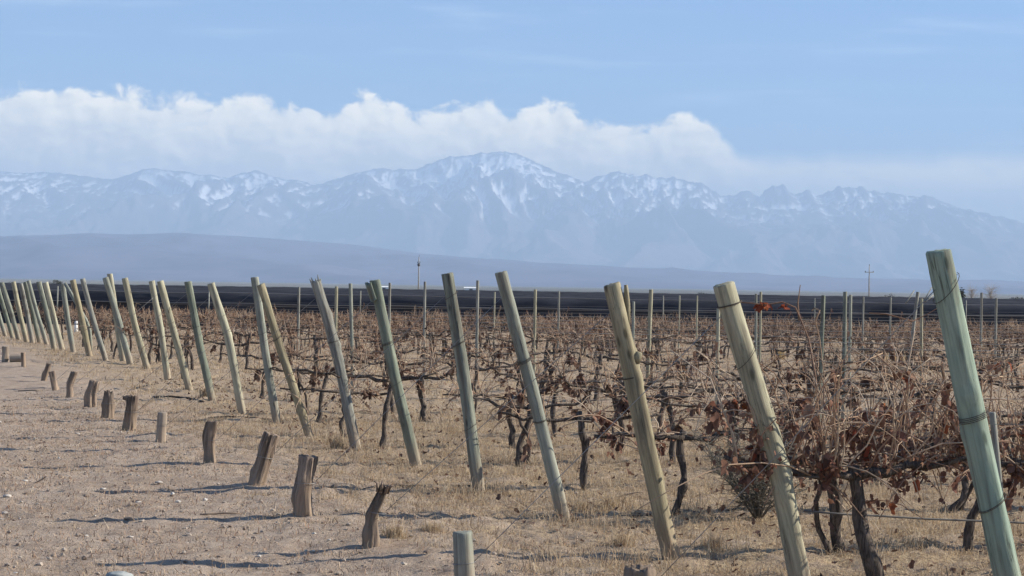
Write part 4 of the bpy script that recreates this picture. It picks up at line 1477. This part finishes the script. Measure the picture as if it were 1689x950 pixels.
# bigger tussocks one can tell apart
for q, (px, py, h, w, mt_, lab) in enumerate((
        (1432, 583, 0.30, 0.15, TUSSOCK, 'round golden grass tussock behind the big leafy vine'),
        (1476, 600, 0.34, 0.22, TUSSOCK, 'broad golden tussock nearest the thick green post'),
        (1287, 592, 0.30, 0.16, TUSSOCK, 'golden tussock seen past the head of the cream post'),
        (1012, 838, 0.15, 0.09, GRASS, 'dry tussock between the slim grey and knotty posts'),
        (960, 842, 0.12, 0.08, GRASS, 'dry tussock hugging the foot of the slim grey post'),
        (655, 886, 0.11, 0.08, GRASS, 'low dry tussock beside the twisted dark stump'),
        (715, 880, 0.10, 0.08, GRASS, 'low dry tussock between the twisted stump and the sawn stub'),
        (556, 742, 0.17, 0.10, GRASS, 'dry tussock at the foot of the splintered post'),
        (340, 655, 0.22, 0.14, GRASS, 'dry tussock at the foot of the distant green post'),
        (1030, 905, 0.14, 0.10, GRASS, 'dry tussock just before the foot of the knotty post'),
        (1170, 905, 0.13, 0.10, GRASS, 'dry tussock between the knotty and cream posts'),
        (1520, 905, 0.10, 0.14, GRASS, 'low dry tussock between the big vine and the thick green post'))):
    p = ground_point(px, py)
    n = 5
    cx, cy = p.x + rs.normal(0, w * 0.3, n), p.y + rs.normal(0, w * 0.3, n)
    V, F = blades(rs, cx, cy, ground_z(cx, cy), 42, np.full(n, h), 0.004 if p.y < 20 else 0.010, np.full(n, w * 0.28), 0.45)
    V[:, 0] -= p.x
    V[:, 1] -= p.y
    V[:, 2] -= p.z
    o = link('grass_tussock', mesh_np('grass_tussock', V, F, False), mt_)
    o.location = p
    tag(o, lab, 'grass', 'grass tussocks')

# gravel and clods on the headland
mt, t, b = new_mat('gravel')
isl = t.new('ShaderNodeNewGeometry').outputs['Random Per Island']
cr = t.new('ShaderNodeValToRGB')
e = cr.color_ramp.elements
e[0].color = (0.19, 0.135, 0.10, 1)
e[1].color = (0.40, 0.34, 0.28, 1)
e[1].position = 0.97
e.new(0.99).color = (0.58, 0.54, 0.48, 1)
t.l.new(isl, cr.inputs[0])
t.l.new(cr.outputs[0], b.inputs['Base Color'])
bm = bmesh.new()
bmesh.ops.create_icosphere(bm, subdivisions=1, radius=1.0)
bm.verts.ensure_lookup_table()
IV = np.array([v.co[:] for v in bm.verts])
IF = np.array([[v.index for v in f.verts] for f in bm.faces])
bm.free()
x, y = scatter(rs, 30000, -7, 5, 9.6, 30)
s = row_side(x, y)
ok = in_view(x, y, 0.5) & (rs.rand(len(x)) < np.clip(0.85 - 0.35 * (s + 2.0), 0.10, 1))
x, y = x[ok], y[ok]
rad = 0.004 + 0.012 * rs.rand(len(x)) ** 5
st = IV[None] * (1 + rs.normal(0, 0.18, (len(x), len(IV), 1))) * (rad[:, None] * rs.uniform(0.7, 1.4, (len(x), 3)) * np.array([1.2, 1.2, 0.7]))[:, None, :]
st = st + np.stack([x, y, ground_z(x, y) + rad * 0.25], -1)[:, None, :]
gv = link('gravel', mesh_np('gravel', st.reshape(-1, 3), (IF[None] + (np.arange(len(x)) * len(IV))[:, None, None]).reshape(-1, 3), False), mt)
tag(gv, 'loose gravel and clods on the bare headland', 'gravel', None, 'stuff')


def rock(px, py, sx, sy, sz, seed, lab, mt_):
    p = ground_point(px, py)
    bm = bmesh.new()
    bmesh.ops.create_icosphere(bm, subdivisions=3, radius=1.0)
    rr = np.random.RandomState(seed)
    co = np.array([v.co[:] for v in bm.verts])
    d = 1 + 0.16 * fbm(co[:, 0] * 1.3 + seed, co[:, 1] * 1.3 + co[:, 2], 3, 0.5, seed)
    for v, f in zip(bm.verts, d):
        v.co = Vector((v.co.x * sx, v.co.y * sy, v.co.z * sz)) * float(f)
    for f in bm.faces:
        f.smooth = True
    me = bpy.data.meshes.new('stone')
    bm.to_mesh(me)
    bm.free()
    o = link('stone', me, mt_)
    o.location = p + Vector((0, 0, sz * 0.25))
    tag(o, lab, 'stone', 'stones on the headland')


mt, t, b = new_mat('stone_grey')
P = t.new('ShaderNodeTexCoord').outputs['Object']
t.l.new(t.mix(t.ramp(t.noise(P, 30, 5), 0.35, 0.65), (0.24, 0.26, 0.25), (0.38, 0.39, 0.37)), b.inputs['Base Color'])
GREY_STONE = mt
mt, t, b = new_mat('stone_white')
P = t.new('ShaderNodeTexCoord').outputs['Object']
t.l.new(t.mix(t.ramp(t.noise(P, 60, 5), 0.35, 0.65), (0.38, 0.33, 0.28), (0.52, 0.47, 0.41)), b.inputs['Base Color'])
WHITE_STONE = mt
rock(196, 953, 0.075, 0.06, 0.03, 3, 'smooth grey stone, nearest on the bare track', GREY_STONE)
for q, (px, py, w, lab) in enumerate(((12, 819, 0.035, 'flat white stone farthest out on the bare track'), (8, 847, 0.03, 'pale flat stone below the farthest out white one'), (41, 794, 0.025, 'small white stone near the bent twig'),
                                      (170, 807, 0.025, 'white stone in front of the tilted stump'), (228, 829, 0.024, 'white stone toward the stout brown stump'), (215, 886, 0.020, 'little white stone nearest the smooth grey one'),
                                      (128, 716, 0.03, 'white stone before the dark sided stump'), (262, 796, 0.03, 'white stone halfway between pale stump and stout stump'), (480, 856, 0.024, 'reddish clod touching the stout brown stump'))):
    rock(px, py, w, w * 0.8, w * 0.4, 20 + q, lab, WHITE_STONE if q < 8 else WOOD['stump'])

# ------------------------------------------------------------------ far side: netted rows, shed, poles, trees
mt, t, b = new_mat('black_hail_net_hazed')
P = t.new('ShaderNodeNewGeometry').outputs['Position']
k1 = t.noise(t.scaled(P, 0.22, 0.3, 5.0), 1.0, 5, 0.65)
k2 = t.noise(t.scaled(P, 6, 6, 14), 1.0, 3, 0.7)
c = t.mix(t.ramp(k1, 0.35, 0.7), (0.032, 0.035, 0.043), (0.050, 0.053, 0.064))  # black lifted to a hazy blue: distance haze put into the net colour
c = t.mix(t.ramp(k2, 0.55, 0.75, 0.0, 0.5), c, (0.075, 0.072, 0.075))
t.l.new(c, b.inputs['Base Color'])
b.inputs['Roughness'].default_value = 0.95
b.inputs['Specular IOR Level'].default_value = 0.05
NET = mt
rs = np.random.RandomState(9)
for k in range(15):
    d_ = 80 + 8.0 * k
    half = 0.29 * d_ + 12
    xs = np.linspace(-half, half, 190)
    g0 = gz(0, d_)
    hgt = 1.40 - 0.004 * k
    prof_ = [(-0.75, 0.02), (-0.62, 0.30), (-0.66, 0.34), (-0.50, 0.62), (-0.55, 0.66), (-0.34, 0.90), (-0.16, 0.99), (0.0, 1.0), (0.16, 0.99), (0.36, 0.86), (0.6, 0.35), (0.75, 0.02)]
    V = np.zeros((len(prof_), len(xs), 3))
    for q, (a_, z_) in enumerate(prof_):
        V[q, :, 0] = xs
        V[q, :, 1] = d_ + a_ + 0.12 * fbm(xs * 0.6, np.full_like(xs, q * 0.7 + k * 3), 3, 0.5, 3) + 0.004 * xs
        V[q, :, 2] = g0 - 0.02 + hgt * z_ + (0.045 * fbm(xs * 0.6, np.full_like(xs, q * 0.4 + k * 5), 3, 0.55, 8) - 0.02 * np.abs(np.sin(xs * math.pi / 6.0 + k)) * (z_ > 0.5)) * (z_ > 0.05)
    o = link('netted_row', mesh_np('netted_row', V.reshape(-1, 3), grid_faces(len(prof_), len(xs))), NET)
    o['label'] = 'long low vine row under black net, closest of the dark netted rows' if k == 0 else 'black netted vine row, %s back within the dark band' % ORD[k]
    o['category'] = 'netted row'
    o['group'] = 'netted rows across the plain' if k else 'closest netted row'
    if k == 0:
        for zw in (0.45, 0.92, 1.33):
            link('net_wire', MB().add(*tube([(xp, d_ - (0.72 if zw < 0.6 else 0.62 if zw < 1 else 0.36) - 0.08, g0 + zw + 0.02 * math.sin(xp)) for xp in np.linspace(-half, half, 40)], 0.012, 4)).mesh('net_wire'), WIRE, o)
        for xp in np.arange(-36, 37, 6.0):
            link('net_post', MB().add(*tube([(xp, d_ - 0.8, g0 - 0.1), (xp, d_ - 0.7, g0 + 1.5)], 0.03, 6)).mesh('net_post'), WOOD['grey'], o)

CONC = wood_mat('pole_concrete', (0.34, 0.33, 0.31), (0.40, 0.39, 0.36), (0.24, 0.23, 0.22), 0.2, 0.4)
mt, t, b = new_mat('insulator_grey')
b.inputs['Base Color'].default_value = (0.12, 0.11, 0.11, 1)
INS = mt


def utility_pole(px, py_top, py_foot, dep, kind, lab):
    top = at_depth(px, py_top, dep)
    base = Vector((top.x, top.y, gz(top.x, top.y)))
    o = bpy.data.objects.new('utility_pole', None)
    COL.objects.link(o)
    o.location = base
    H = top.z - base.z
    link('shaft', MB().add(*tube([(0, 0, -0.3), (0, 0, H * 0.5), (0, 0, H)], [0.17, 0.14, 0.085], 10)).mesh('shaft'), CONC, o)
    if kind == 'cross':
        zc = H * 0.82
        w = 0.95
        link('crossarm', MB().add(*tube([(-w, 0, zc), (0, -0.02, zc + 0.02), (w, 0, zc)], 0.08, 6)).mesh('crossarm'), CONC, o)
        for x0 in (-0.85, 0.85):
            link('insulator', MB().add(*tube([(x0, 0, zc), (x0, 0, zc + 0.15), (x0, 0, zc + 0.3)], [0.06, 0.10, 0.05], 8)).mesh('insulator'), INS, o)
        link('insulator', MB().add(*tube([(0, 0, H), (0, 0, H + 0.1), (0, 0, H + 0.28)], [0.07, 0.10, 0.05], 8)).mesh('insulator'), INS, o)
    else:
        zc = H * 0.80
        link('transformer_box', MB().add(*tube([(0, -0.12, zc - 0.3), (0, -0.12, zc - 0.15), (0, -0.12, zc + 0.15), (0, -0.12, zc + 0.3)], [0.18, 0.30, 0.30, 0.16], 10)).mesh('transformer_box'), INS, o)
        for x0 in (-0.25, 0.25):
            link('insulator', MB().add(*tube([(x0 * 0.4, 0, zc + 0.2), (x0, 0, zc + 0.45), (x0, 0, zc + 0.7)], [0.04, 0.07, 0.05], 8)).mesh('insulator'), INS, o)
        link('spike', MB().add(*tube([(0, 0, H - 0.1), (0.10, 0, H + 0.5)], 0.035, 6)).mesh('spike'), INS, o)
    tag(o, lab, 'pole', 'utility poles on the plain')


utility_pole(691, 424, 478, 420, 'box', 'tall pale utility pole carrying a small dark box')
utility_pole(1434, 438, 490, 430, 'cross', 'utility pole with a crossarm standing before the hazy hills')

mt, t, b = new_mat('white_painted_sheet')
b.inputs['Base Color'].default_value = (0.80, 0.80, 0.78, 1)
b.inputs['Roughness'].default_value = 0.5
SHEET = mt


def shed(px, dep, w, dpt, h, rise, lab):
    p = at_depth(px, 476, dep)
    p.z = gz(p.x, p.y) - 0.1
    o = bpy.data.objects.new('shed', None)
    COL.objects.link(o)
    o.location = p
    V = [(-w, -dpt, 0), (w, -dpt, 0), (w, dpt, 0), (-w, dpt, 0), (-w, -dpt, h), (w, -dpt, h), (w, dpt, h), (-w, dpt, h)]
    F = [(0, 1, 5, 4), (1, 2, 6, 5), (2, 3, 7, 6), (3, 0, 4, 7)]
    link('wall', mesh_np('wall', V, F, False), SHEET, o)
    e = 0.4
    V = [(-w - e, -dpt - e, h - 0.05), (w + e, -dpt - e, h - 0.05), (w + e, dpt + e, h - 0.05), (-w - e, dpt + e, h - 0.05), (-w - e, 0, h + rise), (w + e, 0, h + rise)]
    link('roof', mesh_np('roof', V, [(0, 1, 5), (0, 5, 4), (2, 3, 4), (2, 4, 5), (0, 4, 3), (1, 2, 5)], False), SHEET, o)
    link('door', mesh_np('door', [(-1.2, -dpt - 0.05, 0), (1.2, -dpt - 0.05, 0), (1.2, -dpt - 0.05, h * 0.8), (-1.2, -dpt - 0.05, h * 0.8)], [(0, 1, 2, 3)], False), INS, o)
    tag(o, lab, 'shed', 'far white sheds')


shed(777, 1500, 5, 4, 3.2, 0.7, 'tiny white roofed shed on the plain near the slim grey post')
shed(634, 1600, 4, 4, 3.0, 0.8, 'tiny white roofed shed just past the split headed post')

FOL = varied('dark_olive_leaf', [(0.030, 0.034, 0.026), (0.055, 0.055, 0.038), (0.042, 0.040, 0.030)])
BARE = varied('bare_branch_haze_pale', [(0.36, 0.32, 0.29), (0.44, 0.39, 0.35), (0.30, 0.27, 0.25)])  # bark colour paled to imitate haze in front of the far trees


def far_tree(px, py_foot, wpx, hpx, dep, kind, lab, seed):
    rr = np.random.RandomState(seed)
    p = at_depth(px, py_foot, dep)
    p.z = gz(p.x, p.y)
    k_ = dep / F_PX
    H, Wd = hpx * k_, wpx * k_ * 0.5
    o = bpy.data.objects.new('tree' if kind == 'bare' else 'bush', None)
    COL.objects.link(o)
    o.location = p
    if kind == 'bare':
        link('trunk', MB().add(*tube(gnarl(rr, (0, 0, -0.2), (rr.normal(0, 0.2), 0, H * 0.55), 6, 0.15), np.linspace(0.10, 0.05, 6), 7)).mesh('trunk'), BARE, o)
        mb = MB()
        for q in range(150):
            z0 = H * rr.uniform(0.08, 0.55)
            a_ = rr.uniform(0, 6.28)
            ou = Wd * rr.uniform(0.25, 1.0)
            up = H * rr.uniform(0.25, 1.0) * (1 - 0.35 * ou / Wd)
            up = max(up, z0 + 0.4)
            st_ = np.array([rr.normal(0, 0.1), rr.normal(0, 0.1), z0])
            en = np.array([math.cos(a_) * ou, math.sin(a_) * ou, up])
            P = gnarl(rr, st_, en, 5, 0.12)
            mb.add(*tube(P, np.linspace(0.030, 0.010, 5), 3, False))
        c_ = link('crown', mb.mesh('crown'), BARE, o)
    else:
        for q in range(4):
            link('trunk', MB().add(*tube(gnarl(rr, (rr.normal(0, 0.1), 0, -0.2), (rr.normal(0, Wd * 0.5), 0, H * 0.6), 5, 0.08), np.linspace(0.08, 0.03, 5), 6)).mesh('trunk'), BARK, o)
        n = 900
        lob = rr.normal(0, 1, (7, 3)) * np.array([Wd * 0.45, Wd * 0.4, H * 0.16]) + np.array([0, 0, H * 0.5])
        ctr = lob[rr.randint(7, size=n)] + rr.normal(0, 1, (n, 3)) * np.array([Wd * 0.24, Wd * 0.24, H * 0.17])
        ctr[:, 2] = np.clip(ctr[:, 2], 0.05, H * 1.02)
        mb = MB()
        for q in range(n):
            V = rr.normal(0, 0.13, (3, 3)) * max(0.6, H / 3.0) + ctr[q]
            mb.add(V, [[0, 1, 2]])
        c_ = link('crown', mb.mesh('crown', False), FOL, o)
    c_['kind'] = 'stuff'
    tag(o, lab, 'tree' if kind == 'bare' else 'bush', 'far trees and bushes')


far_tree(1466, 491, 26, 14, 420, 'bush', 'round dark bush near the crossarm pole', 1)
far_tree(1603, 492, 34, 38, 600, 'bare', 'bare pale tree just past the thick green post', 2)
far_tree(1634, 493, 44, 42, 620, 'bare', 'wider bare pale tree, farther from the thick green post', 3)
far_tree(1581, 492, 14, 24, 520, 'bush', 'upright dark bush half behind the thick green post', 4)
far_tree(1682, 495, 40, 14, 420, 'bush', 'dark bush cut by the edge of the view', 5)
far_tree(1160, 486, 24, 9, 700, 'bush', 'low dark bush behind the head of the cream post', 6)
far_tree(1110, 485, 18, 5, 800, 'bush', 'lowest dark bush between the knotty and cream posts', 7)
far_tree(96, 470, 26, 14, 500, 'bush', 'dark bush between the distant brownish and pale posts', 8)
far_tree(66, 469, 30, 9, 560, 'bush', 'dark bush over the light green distant post', 9)
far_tree(38, 469, 34, 9, 560, 'bush', 'dark bush over the banded distant posts', 10)
far_tree(8, 469, 34, 10, 560, 'bush', 'dark bush over the farthest posts', 11)
far_tree(462, 474, 42, 9, 330, 'bare', 'low brown leafless thicket past the crossing posts', 12)
far_tree(712, 479, 24, 10, 500, 'bare', 'faint bare shrub beside the tall pole', 13)
far_tree(1545, 491, 30, 6, 500, 'bush', 'dark low bush just before the thick green post', 14)

# white vine guard among the distant posts
p = ground_point(125, 548)
mb = MB().add(*tube([(0, 0, -0.02), (0.01, 0, 0.12), (0, 0, 0.25), (0.012, 0, 0.38)], [0.06, 0.055, 0.055, 0.05], 8))
o = link('vine_guard', mb.mesh('vine_guard'), SHEET)
o.location = p
tag(o, 'white plastic vine guard among the distant posts', 'vine guard')
